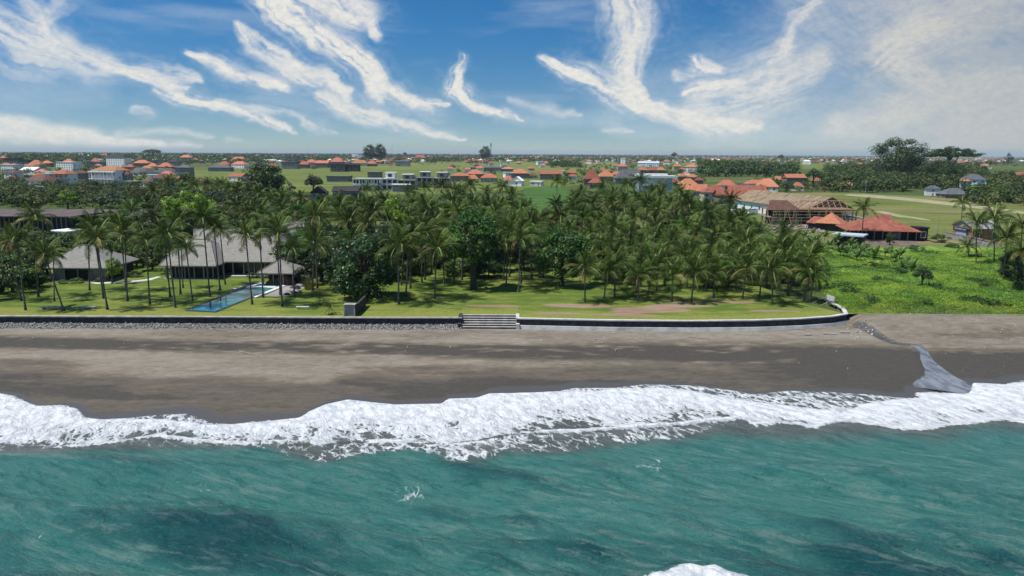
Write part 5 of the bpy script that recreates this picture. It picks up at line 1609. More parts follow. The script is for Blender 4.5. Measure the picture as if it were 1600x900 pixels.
O_, RD, BR, GY, DK = 'roof_orange', 'roof_red', 'roof_brown', 'roof_grey', 'roof_dark'
WH, CR_, GR, TN, DW = 'white_wall', 'cream_wall', 'grey_wall', 'tan_wall', 'dark_wall'
H = [
    # left town, roughly back to front
    (0, 9, 243, 247, 254, O_, TN, 'hip', 'small orange-roofed house cut by the left frame edge'),
    (8, 30, 247, 251, 258, DK, GR, 'flat', 'dark flat-roofed building at the far left of the town'),
    (30, 45, 250, 253, 260, DK, GR, 'flat', 'lower dark building right of the dark flat one'),
    (44, 64, 250, 257, 264, O_, CR_, 'hip', 'orange hip-roofed house with cream walls in the left town'),
    (64, 79, 251, 255, 261, O_, TN, 'hip', 'smaller orange-roofed house right of the cream one'),
    (98, 113, 248, 253, 258, O_, CR_, 'hip', 'orange roof rising behind the white block'),
    (86, 122, 253, 253.5, 267, WH, WH, 'flat', 'wide white windowless block in the left town'),
    (0, 28, 257, 258, 268, 'roof_metal', WH, 'flat', 'pale barrel-fronted hall at the left frame edge'),
    (29, 62, 261, 266, 270, WH, WH, 'gable', 'low hall with a bright white roof'),
    (136, 164, 253, 254, 262, GY, GR, 'flat', 'long grey flat building left of the tall white one'),
    (142, 153, 247, 252, 256, O_, TN, 'hip', 'tiny orange roof above the long grey building'),
    (157, 168, 240, 243, 249, O_, CR_, 'hip', 'tiny orange roof near the horizon left of the tall white building'),
    (164, 202, 241, 246.5, 263, DK, WH, 'hip', 'tall white modern building with dark hip roof'),
    (195, 208, 257, 261, 266, O_, TN, 'hip', 'small orange house right of the columned mansion'),
    (208, 232, 250, 255, 264, O_, TN, 'hip', 'orange-roofed two-storey house behind the grey roof'),
    (229, 245, 255, 260, 266, O_, CR_, 'hip', 'small orange roof between two larger ones'),
    (246, 268, 254, 261, 267, O_, TN, 'hip', 'bright orange hip roof at the town edge'),
    (212, 222, 244, 249, 253, RD, CR_, 'hip', 'tiny pinkish roof near the horizon'),
    (233, 262, 250, 251, 257, GY, GR, 'flat', 'long low grey building behind the orange roofs'),
    (260, 279, 249, 253, 262, DK, GR, 'hip', 'dark-roofed house behind the grey three-storey one'),
    (281, 298, 242, 246, 256, O_, CR_, 'hip', 'yellowish house with orange roof near the horizon'),
    (301, 310, 247, 250, 254, O_, TN, 'hip', 'tiny orange roof right of the yellowish house'),
    (200, 236, 262, 270, 275, GY, WH, 'hip', 'grey hip-roofed house with white front'),
    (240, 272, 263, 270, 276, GY, GR, 'hip', 'low grey hip-roofed house right of the white-fronted one'),
    (274, 298, 258, 262, 279, GY, GR, 'hip', 'grey three-storey unfinished-looking house'),
    (325, 360, 257, 262, 268, GY, GR, 'hip', 'grey wide roof near the left fields'),
    (340, 358, 252, 257, 262, O_, TN, 'hip', 'orange roof above the wide grey one'),
    (361, 386, 252, 257, 263, O_, WH, 'hip', 'orange-roofed white house at the left fields'),
    (362, 384, 245, 249, 254, O_, CR_, 'hip', 'orange roof far behind the left fields'),
    (356, 384, 271, 276, 283, O_, WH, 'gable', 'orange-roofed pale house alone on the green field'),
    (305, 322, 279, 283, 290, BR, TN, 'hip', 'brown-roofed small house among palms'),
    (6, 30, 266, 270, 286, BR, WH, 'hip', 'white tower house with brown hip roof'),
    (80, 112, 265, 272, 291, O_, WH, 'hip', 'two-storey white house with verandas and orange roof'),
    (115, 136, 266, 271, 287, BR, TN, 'hip', 'grey-brown tower house with pointed brown roof'),
    (186, 204, 266, 273, 290, BR, GR, 'hip', 'annexe with brown pointed roof beside the columned mansion'),
    (36, 82, 272, 283, 292, BR, WH, 'hip', 'broad brown pyramid-roofed house in the left town front'),
    (192, 228, 283, 284, 291, 'concrete', GR, 'flat', 'long low concrete building in the left town front'),
    (218, 239, 279, 284, 292, BR, WH, 'hip', 'small brown-roofed white house at the town front'),
    (239, 266, 271, 279, 292, BR, TN, 'hip', 'tan house with brown hip roof at the town edge'),
    # centre left
    (438, 476, 245, 246, 254, GY, GR, 'flat', 'long dark flat building behind the middle fields'),
    (440, 465, 253, 255, 264, GY, GR, 'flat', 'grey building under the long dark one'),
    (418, 432, 256, 260, 265, O_, TN, 'hip', 'small orange roof left of the orange row'),
    (466, 482, 252, 257, 263, O_, TN, 'hip', 'first orange roof of the row behind the fields'),
    (478, 494, 249, 254, 261, O_, CR_, 'hip', 'second orange roof of the row behind the fields'),
    (493, 513, 251, 255, 262, O_, TN, 'gable', 'third orange roof of the row behind the fields'),
    (516, 536, 247, 253, 259, O_, TN, 'hip', 'orange roof above the black cube building'),
    (550, 574, 250, 255, 260, O_, CR_, 'hip', 'orange roof right of the black cube building'),
    (572, 588, 251, 256, 260, O_, TN, 'hip', 'last orange roof at the edge of the ripe field'),
    (554, 568, 242, 244, 249, 'roof_metal', WH, 'flat', 'white flat-roofed hall near the horizon trees'),
    (550, 560, 241, 243, 248, WH, WH, 'flat', 'small white hall left of the longer one near the horizon'),
    (516, 540, 256.5, 257.5, 268.5, DK, DW, 'flat', 'left black cube building on the field edge'),
    (541, 561, 257, 258, 268, DK, DW, 'flat', 'right black cube building on the field edge'),
    (618, 640, 251, 252, 260, 'roof_metal', GR, 'flat', 'open-framed pale building on the far field'),
    (648, 665, 242, 247, 251, O_, TN, 'hip', 'orange roof far behind the ripe field'),
    (510, 546, 275, 276.5, 284, GY, GR, 'flat', 'low grey sheds on the green field'),
    (484, 511, 291, 302, 318, DK, GR, 'gable_y', 'black steep-gabled house front'),
    (519, 561, 291, 299, 318, DK, GR, 'gable', 'wide black-roofed house right of the gable house'),
    (703, 735, 270, 275, 284, O_, TN, 'hip', 'left orange roof of the central terracotta cluster'),
    (728, 756, 265, 272, 280, O_, TN, 'hip', 'highest orange roof of the central terracotta cluster'),
    (750, 778, 271, 278, 285, O_, CR_, 'hip', 'right orange roof of the central terracotta cluster'),
    (730, 748, 273, 280, 286, O_, TN, 'hip', 'small front orange roof of the central terracotta cluster'),
    (735, 785, 260, 262, 268, GY, GR, 'gable', 'long grey roof behind the central terracotta cluster'),
    (786, 803, 275, 282, 290, O_, WH, 'hip', 'orange roof over a white house left of the terraces'),
    (783, 803, 261, 264, 270, O_, TN, 'hip', 'orange roof behind the white house left of the terraces'),
    (799, 826, 264, 271, 279, O_, TN, 'hip', 'orange hip roof left of the middle field'),
    (800, 818, 276, 283, 291, WH, WH, 'gable_y', 'white gabled house at the terrace top'),
    (829, 849, 283, 284.5, 290, WH, WH, 'flat', 'low white flat-roofed shelter at the terrace top'),
    (843, 878, 266, 272, 281, O_, TN, 'gable', 'wide orange gable roof above the rice terraces'),
    # centre right
    (912, 938, 265, 280, 290, RD, TN, 'hip', 'tall steep dark red pointed roof'),
    (920, 942, 279, 286, 294, O_, TN, 'hip', 'orange roof under the dark red pointed one'),
    (935, 960, 267, 276, 284, O_, TN, 'hip', 'orange roof right of the dark red pointed one'),
    (955, 972, 268, 273, 280, O_, TN, 'hip', 'small orange roof left of the large charcoal roof'),
    (961, 1013, 265, 279, 288, GY, GR, 'hip', 'large charcoal hip roof in the centre right'),
    (965, 981, 256, 260, 266, O_, CR_, 'hip', 'orange roof below the small white tower'),
    (970, 978, 247, 248, 258, WH, WH, 'flat', 'small white tower block in the centre right'),
    (996, 1014, 261, 266, 272, O_, TN, 'hip', 'left orange roof of three in a row'),
    (1013, 1028, 261, 266, 272, O_, TN, 'hip', 'middle orange roof of three in a row'),
    (1026, 1040, 261, 266, 272, O_, TN, 'hip', 'right orange roof of three in a row'),
    (1052, 1065, 256, 260, 266, O_, CR_, 'hip', 'small orange roof left of the pink-walled house'),
    (1071, 1096, 257, 261, 268, O_, WH, 'hip', 'orange-roofed white house left of the dark woodland'),
    (1078, 1090, 255, 258, 262, O_, WH, 'hip', 'little orange roof on the house left of the woodland'),
    (1049, 1062, 278, 285, 290, O_, CR_, 'hip', 'orange roof just right of the glass-fronted building'),
    (1060, 1074, 271, 276, 283, O_, TN, 'hip', 'rear small orange roof right of the glass-fronted building'),
    (1076, 1090, 272, 277, 283, O_, TN, 'hip', 'rear orange roof above the orange pavilions'),
    (1086, 1100, 277, 282, 288, RD, TN, 'hip', 'reddish roof between rear orange roofs'),
    (1062, 1090, 279, 288, 298, O_, TN, 'hip', 'orange double-tier roof left of the red complex'),
    (1061, 1085, 288, 297, 306, O_, CR_, 'hip', 'front orange roof left of the red complex'),
    (1080, 1106, 288, 299, 306, O_, CR_, 'gable', 'orange gable roof adjoining the red complex'),
    (1098, 1140, 290, 301, 318, RD, CR_, 'hip', 'cream-walled wing of the red-roofed complex with gable front'),
    (1120, 1160, 297, 306, 322, RD, TN, 'gable', 'brown-walled wing in the middle of the red-roofed complex'),
    (1140, 1200, 290, 302, 310, RD, TN, 'gable', 'long rear wing of the red-roofed complex'),
    (1122, 1153, 281, 290, 297, O_, WH, 'hip', 'orange pyramid roof behind the red-roofed complex'),
    (1183, 1220, 279, 292, 299, O_, WH, 'hip', 'orange pyramid roof above the brown corrugated hall'),
    (1228, 1262, 272, 278, 290, O_, TN, 'gable', 'orange-roofed brown-walled house at the woodland edge'),
    (1238, 1258, 285, 292, 298, O_, WH, 'hip', 'small orange roof below the brown-walled house'),
    (1270, 1284, 276, 283, 288, O_, TN, 'hip', 'orange roof half hidden by trees'),
    (1309, 1344, 285, 292, 297, O_, GR, 'hip', 'orange double roof left of the meadow track'),
    (1301, 1312, 272, 275, 287, GY, WH, 'flat', 'small white tower house in the right trees'),
    (1588, 1606, 269, 274, 280, O_, CR_, 'gable', 'orange roof at the right frame edge'),
    (1449, 1471, 290, 295.5, 306, GY, WH, 'hip', 'white pavilion with grey pyramid roof beyond the meadow'),
    (1476, 1516, 294, 304, 310, GY, TN, 'hip', 'grey thatched pyramid roof beyond the meadow'),
    (1508, 1542, 272, 281, 300, GY, WH, 'hip', 'grey-roofed villa with tall windows in the right jungle'),
    (1500, 1515, 279, 283, 300, O_, WH, 'hip', 'orange-roofed annexe of the right jungle villa'),
    (1338, 1350, 254, 258, 262, O_, CR_, 'hip', 'orange roof far behind the right woodland'),
    (1256, 1268, 250, 252, 257, WH, WH, 'hip', 'white villa in the far right suburb'),
    (1363, 1380, 254, 258, 262, O_, CR_, 'hip', 'orange roof left of the huge fig tree'),
    (1535, 1550, 256, 260, 264, O_, WH, 'hip', 'bright orange-roofed white house far right of the umbrella tree'),
    (1016, 1023, 246, 248, 252, O_, CR_, 'hip', 'tiny orange roof near the central horizon'),
]
for h in H:
    small = (h[1] - h[0]) < 14
    house(*h, posts=(h[1] - h[0] > 30 and h[6] in (WH, CR_) and h[8].startswith('two-storey')), frame=not small, wins=1 if small else None)
# long pale-grey hall
house(998, 1031, 252, 255, 261, 'roof_metal', WH, 'gable', 'long blue-grey metal-roofed hall behind the orange trio', depth=14, name='hall', cat='hall')

# columned mansion
m_ = house(141, 194, 260, 266.5, 290, O_, WH, 'hip', 'large white columned mansion with orange roof', depth=16, name='mansion', cat='mansion', wins=6, storeys=2)
D_ = m_.location.y - 8; s_ = D_ / F_PX; Wm = 50 * s_
for k in range(9):
    mb = MB(); mb.beam((0, 0, 0), (0, 0, 11.5), .42, 8); mb.box(-.7, -.7, 11.5, .7, .7, 12)
    link('column', mb.mesh('column', 'paint_white'), m_, (-Wm / 2 + Wm * k / 8, -10.4, 0))
mb = MB(); mb.box(-Wm / 2 - 1, -11, 5.6, Wm / 2 + 1, -8.05, 6.1); link('balcony', mb.mesh('balcony', 'white_wall'), m_)
mb = MB(); mb.box(-Wm / 2 - 1, -11, 12.0, Wm / 2 + 1, -8.05, 12.7); link('entablature', mb.mesh('entablature', 'white_wall'), m_)

# row of unfinished modern villas (white + concrete)
VR = [(551, 595, 279, 298, 'white_wall', 9, 2, 'white arched-window block at the left of the modern villa row'),
      (596, 622, 270, 297, 'white_wall', 3, 3, 'white-grey modern villa second in the row'),
      (622, 650, 273, 297, 'concrete', 3, 3, 'grey modern villa third in the row'),
      (650, 676, 269, 293, 'grey_wall', 3, 3, 'dark-framed modern villa fourth in the row'),
      (676, 704, 270, 294, 'concrete', 3, 3, 'modern villa with white top box at the right end of the row')]
for (x0, x1, yt, yb, wm_, nw, ns, lab) in VR:
    c = G((x0 + x1) / 2, yb, 2.95); s = c.y / F_PX; W = (x1 - x0) * s * .96; Hh = AT((x0 + x1) / 2, yt, c.y).z - c.z
    o = thing('modern_villa', lab, 'villa', (c.x, c.y, c.z), 0, 'row of modern villas')
    mb = MB(); mb.box(-W / 2, .6, 0, W / 2, 14, Hh * (.66 if ns == 3 else 1)); link('wall', mb.mesh('wall', wm_), o)
    if ns == 3:
        mb = MB(); mb.box(-W * .28, 3, Hh * .66 + .26, W * .30, 13, Hh); link('roof_room', mb.mesh('roof_room', wm_), o)
        mb = MB(); mb.box(-W * .33, 2.4, Hh, W * .35, 13.5, Hh + .35); link('roof_slab', mb.mesh('roof_slab', 'white_wall'), o)
        mb = MB(); mb.box(-1.6, 2.9, Hh * .75, 1.6, 2.995, Hh * .93); link('window', mb.mesh('window', 'glass'), o)
    for f in range(2):
        z = Hh * (.33 if ns == 3 else .5) * (f + 1)
        mb = MB(); mb.box(-W / 2 - .02, -.9, z - .25, W / 2 + .02, .59, z + .25 - .5 * 0); link('floor_slab', mb.mesh('floor_slab', 'paint_white' if wm_ == 'white_wall' or f else 'concrete'), o)
        for k in range(nw):
            x = -W / 2 + W * (k + .5) / nw; ww = W / nw * .36; hz = Hh * (.33 if ns == 3 else .5)
            mb = MB(); mb.box(-ww, .5, -hz * .30, ww, .595, hz * .27); wn_ = link('window', mb.mesh('window', 'glass'), o, (x, 0, z - hz * .5))
    for k in range(nw + 1 if nw < 5 else 5):
        n_ = (nw if nw < 5 else 4)
        mb = MB(); mb.box(-.22, -.85, 0, .22, -.45, Hh * (.66 if ns == 3 else 1) - .55); link('column', mb.mesh('column', 'paint_white' if wm_ == 'white_wall' else 'concrete'), o, (-W / 2 + .3 + (W - .6) * k / n_, 0, 0))
house(574, 596, 268, 269, 283, 'concrete', 'tan_wall', 'flat', 'brown open-topped concrete frame behind the modern villas', name='building_shell', cat='building')
house(612, 640, 288, 289, 300, WH, 'concrete', 'flat', 'pale entrance block in front of the modern villas', wins=5)

# glass-fronted white building
c = G(1024, 300, 2.95); s = c.y / F_PX; W = 52 * s; Ht = AT(1024, 272, c.y).z - c.z
o = thing('glass_building', 'white modern building with pale green glass front among the palms', 'building', c)
mb = MB(); mb.box(-W / 2, .5, 0, W / 2, 16, Ht * .82); link('glazing', mb.mesh('glazing', 'pale_glass'), o)
mb = MB(); mb.box(-W / 2 - 1, -.6, Ht * .78, W / 2 + 4, 16.5, Ht * .9 ); link('roof_slab', mb.mesh('roof_slab', 'paint_white'), o)
mb = MB(); mb.box(-W / 2 - .8, 4, Ht * .9, W / 2 - 3, 16, Ht); link('parapet', mb.mesh('parapet', 'white_wall'), o)
mb = MB(); mb.box(-W / 2 + 3, -1.5, Ht * .36, W / 2 - 8, .49, Ht * .44); link('canopy', mb.mesh('canopy', 'paint_white'), o)
for k in range(9):
    mb = MB(); mb.box(-.1, .35, 0, .1, .495, Ht * .78); link('mullion', mb.mesh('mullion', 'paint_white'), o, (-W / 2 + W * k / 8, 0, 0))

# long brown corrugated hall behind the construction site
def slab_building(label, cat, pA, pB, depth, eh, rh, roof_m, wall_m, name, over=1.0, kind='gable', n_post=0, n_win=0, wall_back=0.0):
    """front base line from px point pA to pB; oriented along it"""
    a = G(*pA, 2.95); b = G(*pB, 2.95); d = b - a; L = d.length; rz = math.atan2(d.y, d.x)
    c = (a + b) / 2 + Vector((-math.sin(rz), math.cos(rz), 0)) * depth / 2
    o = thing(name, label, cat, c, rz)
    mb = MB(); mb.box(-L / 2, -depth / 2 + wall_back, -.3, L / 2, depth / 2, eh - .01); link('wall', mb.mesh('wall', wall_m), o)
    rf = link('roof', roof_mesh(L, depth, rh, kind, roof_m, over), o, (0, 0, eh + .2))
    for k in range(n_post):
        mb = MB(); mb.box(-.14, -.14, 0, .14, .14, eh); link('post', mb.mesh('post', 'concrete'), o, (-L / 2 + .2 + (L - .4) * k / (n_post - 1), -depth / 2 + .2, 0))
    for k in range(n_win):
        w_ = link('window', WINM, o, (-L / 2 + L * (k + .5) / n_win, -depth / 2 + wall_back - .004, eh * .5), None, (1, 1, min(1.2, eh / 3.2)))
        link('frame', WINF, w_)
    return o, L


slab_building('long hall with faded brown corrugated roof beside the building site', 'hall', (1146, 327), (1262, 345), 22, 5.2, 5.5, 'roof_rust', 'white_wall', 'corrugated_hall', n_win=9)
slab_building('low white-roofed shed at the left end of the corrugated hall', 'shed', (1142, 333), (1170, 336), 6, 2.6, .3, 'roof_metal', 'white_wall', 'white_shed', kind='flat', over=.3, n_win=2)

# restaurant with red roof, gable vent
o, L = slab_building('red-tiled open-sided restaurant with dark gable vent facing the scrub', 'restaurant', (1326, 374), (1432, 377), 17, 3.3, 4.2, 'roof_red', 'dark_wall', 'restaurant', kind='hip', over=1.4, n_post=9, wall_back=3.2)  # set-back near-black box paints the shade of the open interior
mb = MB(); mb.tri((L / 2 - 7.2, -2.6, 3.3 + 2.9), (L / 2 - 7.2, 2.6, 3.3 + 2.9), (L / 2 - 7.2, 0, 3.3 + 5.3)); mb.quad((L / 2 - 12, 0, 8.55), (L / 2 - 7.0, 0, 8.7), (L / 2 - 7.0, -3.0, 6.0), (L / 2 - 10.5, -3.0, 6.0)); mb.quad((L / 2 - 12, 0, 8.55), (L / 2 - 10.5, 3.0, 6.0), (L / 2 - 7.0, 3.0, 6.0), (L / 2 - 7.0, 0, 8.7))
link('gable_vent', mb.mesh('gable_vent', 'roof_red'), o)
mb = MB(); mb.box(L / 2 - 9, -8.52 + 3.0, .2, L / 2 - 4.5, -8.5 + 3.18, 3.0); link('shutter', mb.mesh('shutter', 'grey_wall'), o)
slab_building('bright orange pyramid-roofed kitchen left of the restaurant', 'outbuilding', (1277, 360), (1310, 362), 9, 3.0, 4.0, 'roof_orange', 'dark_wall', 'kitchen_house', kind='hip', over=1.0)
slab_building('dull red roofed lean-to left of the orange kitchen', 'outbuilding', (1262, 358), (1278, 360), 7, 2.6, 2.4, 'roof_red', 'dark_wall', 'lean_to', kind='gable', over=.6)
slab_building('grey-walled shed with pale blue metal roof before the restaurant', 'shed', (1303, 382), (1345, 385), 6, 3.0, .5, 'roof_metal', 'dark_wall', 'metal_roof_shed', kind='flat', over=.8)

# building site: concrete frame with bamboo props and timber rafters
a = G(1205, 352, 2.95); b = G(1330, 348, 2.95)
o = thing('building_site', 'half-built concrete house with timber rafters and bamboo scaffolding', 'construction', a)
Wd = b.x - a.x; dpt = 16.0; eh = 6.6
r_ = random.Random(4)
for f, z in enumerate((3.1, 6.4)):
    mb = MB(); mb.box(.2, .3, z, Wd * (1 if f == 0 else .92), dpt, z + .3); link('floor_slab', mb.mesh('floor_slab', 'brick_wall' if f else 'concrete'), o)
for k in range(9):
    for j in range(3):
        mb = MB(); mb.box(-.25, -.25, 0, .25, .25, 6.4); link('column', mb.mesh('column', 'concrete' if (k + j) % 3 else 'brick_wall'), o, (1 + (Wd - 2) * k / 8, .8 + j * 7.2, 0))
mb = MB(); mb.box(.5, 9, 0, Wd - 7, 9.3, 6.3); link('back_wall', mb.mesh('back_wall', 'dark_wall'), o)
mb = MB(); mb.box(0, .32, 0, 4.8, .5, 3.0); mb.box(9, .32, 0, 12, .5, 3.0); link('brick_panel', mb.mesh('brick_panel', 'tan_wall'), o)
pole = MB(); pole.beam((0, 0, 0), (0, 0, 1), .085, 5); POLE = pole.mesh('bamboo_prop', 'bamboo')
for k in range(110):
    x = r_.uniform(.3, Wd * .88); y = r_.choice((-.9, .1, 3.4, 6.0)); f = r_.randint(0, 1)
    link('bamboo_prop', POLE, o, (x, y, f * 3.4), (r_.gauss(0, .06), r_.gauss(0, .09), 0), (1, 1, 3.3 if r_.random() < .8 else 5.5))
for z in (2.0, 4.6, 6.0):
    for y in (-1.0, -.85):
        mb = MB(); mb.beam((0, y, z), (Wd * .85, y, z + r_.uniform(-.2, .2)), .08, 5); link('ledger_pole', mb.mesh('ledger_pole', 'bamboo'), o)
mb = MB(); mb.beam((Wd * .36, dpt / 2, 10.2), (Wd * .84, dpt / 2, 10.2), .18, 4); link('ridge_beam', mb.mesh('ridge_beam', 'timber'), o)
mb = MB(); mb.beam((Wd * .30, .3, 7.0), (Wd * .9, .3, 7.0), .2, 4); link('wall_plate', mb.mesh('wall_plate', 'timber'), o)
for k in range(9):
    x = Wd * (.34 + .5 * k / 8)
    for s in (-1, 1):
        mb = MB(); mb.beam((x - 1.5, dpt / 2 + s * 7.8, 6.9), (x, dpt / 2, 10.2), .13, 4); link('rafter', mb.mesh('rafter', 'timber'), o)
mb = MB(); mb.quad((-2.2, .5, 6.6), (Wd * .30, .5, 6.8), (Wd * .22, 8, 10.4), (1.5, 8, 10.4)); mb.quad((Wd * .22, 8, 10.4), (Wd * .30, .5, 6.8), (Wd * .32, 15, 6.8), (Wd * .30, 15, 6.9)); link('roof_underlay', mb.mesh('roof_underlay', 'roof_brown'), o)
for k in range(3):
    mb = MB(); mb.beam((-1 + k * 9, -2.6, .2), (-2.6 + k * 9, .2, 7.6), .16, 4); link('raking_prop', mb.mesh('raking_prop', 'timber'), o)
# building rubble and timber in front
n = 900; rs2 = np.random.RandomState(12)
px_ = rs2.uniform(1168, 1290, n); py_ = 352 + 12 * rs2.rand(n) ** 1.2
ctr = np.array([G(x, y, 3.05 + .5 * rs2.rand()) for x, y in zip(px_, py_)]); szr = .15 + .45 * rs2.rand(n)
co = (ctr[:, None, :] + oct_[None] * (1 + .7 * (rs2.rand(n, 6, 3) - .5)) * szr[:, None, None]).reshape(-1, 3)
ro = link('building_rubble', np_mesh('building_rubble', co, (np.arange(n)[:, None, None] * 6 + of[None]).reshape(-1, 3), ['concrete', 'brick_wall'], mi=np.repeat((rs2.rand(n) > .6).astype(int), 8)), kind='stuff')
ro['label'] = 'broken brick and concrete rubble below the building site'

# garden wall + house at right
slab_building('low grey garden wall with brown coping running below the right-hand house', 'garden wall', (1476, 372), (1562, 392), .4, 2.0, .22, 'tan_wall', 'concrete', 'garden_wall', kind='flat', over=.12)
house(1516, 1562, 345, 358, 378, 'concrete', 'brick_wall', 'gable', 'orange-painted house with grey roof behind the garden wall', depth=12, wins=3)
house(1506, 1530, 358, 360, 376, 'concrete', 'blue_wall', 'flat', 'pale blue outbuilding left of the orange-painted house', depth=6, wins=2)
# black pump shed by the restaurant
house(1433, 1450, 355, 357, 377, 'roof_dark', 'dark_wall', 'flat', 'small dark store at the right end of the restaurant', depth=5, wins=1)

# long brown-roofed building at left + town boundary wall
c0, c1 = G(-60, 366, 2.95), G(212, 366, 2.95)
o = thing('long_building', 'long low building with umber roof and dark glazed front behind the left palms', 'building', (0, c0.y, 2.95))
W0, W1 = c0.x, c1.x
zt = AT(100, 338, c0.y).z - 2.95; zr = AT(100, 326.5, c0.y + 14).z - 2.95
mb = MB(); mb.box(W0, 1.5, 0, W1 - 22, 22, zt - .3); link('glazed_wall', mb.mesh('glazed_wall', 'dark_wall'), o)
mb = MB(); mb.quad((W0, -.5, zt), (W1 - 22, -.5, zt), (W1 - 8, 12, zr), (W0, 12, zr)); mb.quad((W0, 12, zr), (W1 - 8, 12, zr), (W1 - 16, 24, zt + .2), (W0, 24, zt + .2)); mb.tri((W1 - 22, -.5, zt), (W1 - 16, 24, zt + .2), (W1 - 8, 12, zr)); mb.quad((W0, -.5, zt - .35), (W1 - 22, -.5, zt - .35), (W1 - 22, -.5, zt), (W0, -.5, zt)); mb.quad((W0, -.5, zt - .35), (W0, 24, zt - .35), (W1 - 16, 24, zt - .35), (W1 - 22, -.5, zt - .35)); link('roof', mb.mesh('roof', 'umber_roof'), o)
mb = MB(); mb.box(W1 - 21, 4, 0, W1, 18, zt - .4); link('annexe_wall', mb.mesh('annexe_wall', 'dark_wall'), o)
mb = MB(); mb.quad((W1 - 22, 3, zt + .1), (W1 + 1, 3, zt + .1), (W1 + 1, 19, zr - .3), (W1 - 12, 19, zr - .3)); mb.quad((W1 - 22, 3, zt - .2), (W1 + 1, 3, zt - .2), (W1 + 1, 3, zt + .1), (W1 - 22, 3, zt + .1)); link('annexe_roof', mb.mesh('annexe_roof', 'roof_grey'), o)
for k in range(22):
    x = W0 + 2 + (W1 - 26 - W0) * k / 21
    mb = MB(); mb.box(-.12, .6, 0, .12, .9, zt - .36); link('post', mb.mesh('post', 'grey_wall'), o, (x, 0, 0))
house(80, 118, 361, 362, 372, WH, WH, 'flat', 'small white flat-topped block glimpsed below the long building', depth=6, wins=2)
slab_building('long brown boundary wall in front of the left town', 'boundary wall', (60, 299), (232, 299), .6, 3.0, .25, 'tan_wall', 'tan_wall', 'boundary_wall', kind='flat', over=.1)
slab_building('long grey boundary wall behind the orange garden houses', 'boundary wall', (1150, 291), (1330, 298), .5, 2.4, .2, 'roof_brown', 'tan_wall', 'boundary_wall', kind='flat', over=.1)

# --- villa pavilions on the lawn
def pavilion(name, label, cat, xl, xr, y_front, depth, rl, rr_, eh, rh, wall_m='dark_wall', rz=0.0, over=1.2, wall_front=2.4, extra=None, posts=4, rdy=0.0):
    """front eave line px xl..xr at ground py y_front; ridge px rl..rr_"""
    a = G(xl, y_front, LAWN); b = G(xr, y_front, LAWN); W = b.x - a.x; cx0 = (a.x + b.x) / 2
    o = thing(name, label, cat, (cx0, a.y + depth / 2, LAWN), rz)
    yr = a.y + depth / 2
    k = yr / a.y
    ra = AT(rl, 400, yr).x - cx0; rb = AT(rr_, 400, yr).x - cx0
    mb = MB(); th = .28
    A, B, C, D = (-W / 2, -depth / 2, eh), (W / 2, -depth / 2, eh), (W / 2, depth / 2, eh), (-W / 2, depth / 2, eh); R0, R1 = (ra, rdy, rh), (rb, rdy, rh)
    mb.quad(A, B, R1, R0); mb.tri(B, C, R1); mb.quad(C, D, R0, R1); mb.tri(D, A, R0)
    for p, s in ((A, B), (B, C), (C, D), (D, A)): mb.quad((p[0], p[1], eh - th), (s[0], s[1], eh - th), s, p)
    mb.quad((A[0], A[1], eh - th), (D[0], D[1], eh - th), (C[0], C[1], eh - th), (B[0], B[1], eh - th))
    rf = link('roof', mb.mesh('roof', 'shingle'), o)
    for (p, s) in ((A, R0), (B, R1), (R0, R1)):
        if (Vector(s) - Vector(p)).length > .5:
            mb = MB(); mb.beam(Vector(p) + Vector((0, 0, .05)), Vector(s) + Vector((0, 0, .08)), .13, 5); link('hip_cap', mb.mesh('hip_cap', 'shingle'), rf)
    mb = MB(); mb.box(-W / 2 + over, -depth / 2 + wall_front, 0, W / 2 - over, depth / 2 - over, eh - th - .01); link('wall', mb.mesh('wall', wall_m), o)  # with the dark default, this box paints the shaded interior under the eaves
    for k in range(posts):
        mb = MB(); mb.box(-.12, -.12, 0, .12, .12, eh - th); link('post', mb.mesh('post', 'grey_wall'), o, (-W / 2 + over + (W - 2 * over) * k / max(1, posts - 1), -depth / 2 + over * .8, 0))
    mb = MB(); mb.box(-W / 2 + .6, -depth / 2 + .3, -.1, W / 2 - .6, depth / 2 - .3, .10); link('floor', mb.mesh('floor', 'deck_stone'), o)
    return o, W


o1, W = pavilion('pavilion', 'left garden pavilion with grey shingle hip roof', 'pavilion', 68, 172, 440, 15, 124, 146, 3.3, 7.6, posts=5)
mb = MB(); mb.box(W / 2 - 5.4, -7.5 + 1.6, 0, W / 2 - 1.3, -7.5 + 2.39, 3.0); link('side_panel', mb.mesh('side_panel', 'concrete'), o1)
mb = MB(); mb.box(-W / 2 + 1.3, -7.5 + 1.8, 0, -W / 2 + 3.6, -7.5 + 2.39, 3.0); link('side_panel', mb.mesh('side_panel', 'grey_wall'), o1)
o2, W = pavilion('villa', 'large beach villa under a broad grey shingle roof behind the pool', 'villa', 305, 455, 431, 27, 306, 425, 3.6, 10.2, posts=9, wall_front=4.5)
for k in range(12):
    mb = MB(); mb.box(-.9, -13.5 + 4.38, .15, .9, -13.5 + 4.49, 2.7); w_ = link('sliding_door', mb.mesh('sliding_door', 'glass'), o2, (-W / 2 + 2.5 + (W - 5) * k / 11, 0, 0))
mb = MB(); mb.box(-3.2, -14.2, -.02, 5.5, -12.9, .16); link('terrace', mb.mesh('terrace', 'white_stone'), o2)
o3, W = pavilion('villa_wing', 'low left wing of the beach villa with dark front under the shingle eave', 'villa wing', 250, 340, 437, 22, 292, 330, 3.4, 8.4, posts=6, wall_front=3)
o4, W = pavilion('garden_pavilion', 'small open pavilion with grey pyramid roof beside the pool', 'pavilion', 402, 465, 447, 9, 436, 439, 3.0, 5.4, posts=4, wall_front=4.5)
pavilion('villa_wing', 'rear villa wing with grey shingle roof half hidden by palms', 'villa wing', 430, 486, 405, 12, 440, 478, 5.0, 10.2, posts=3)
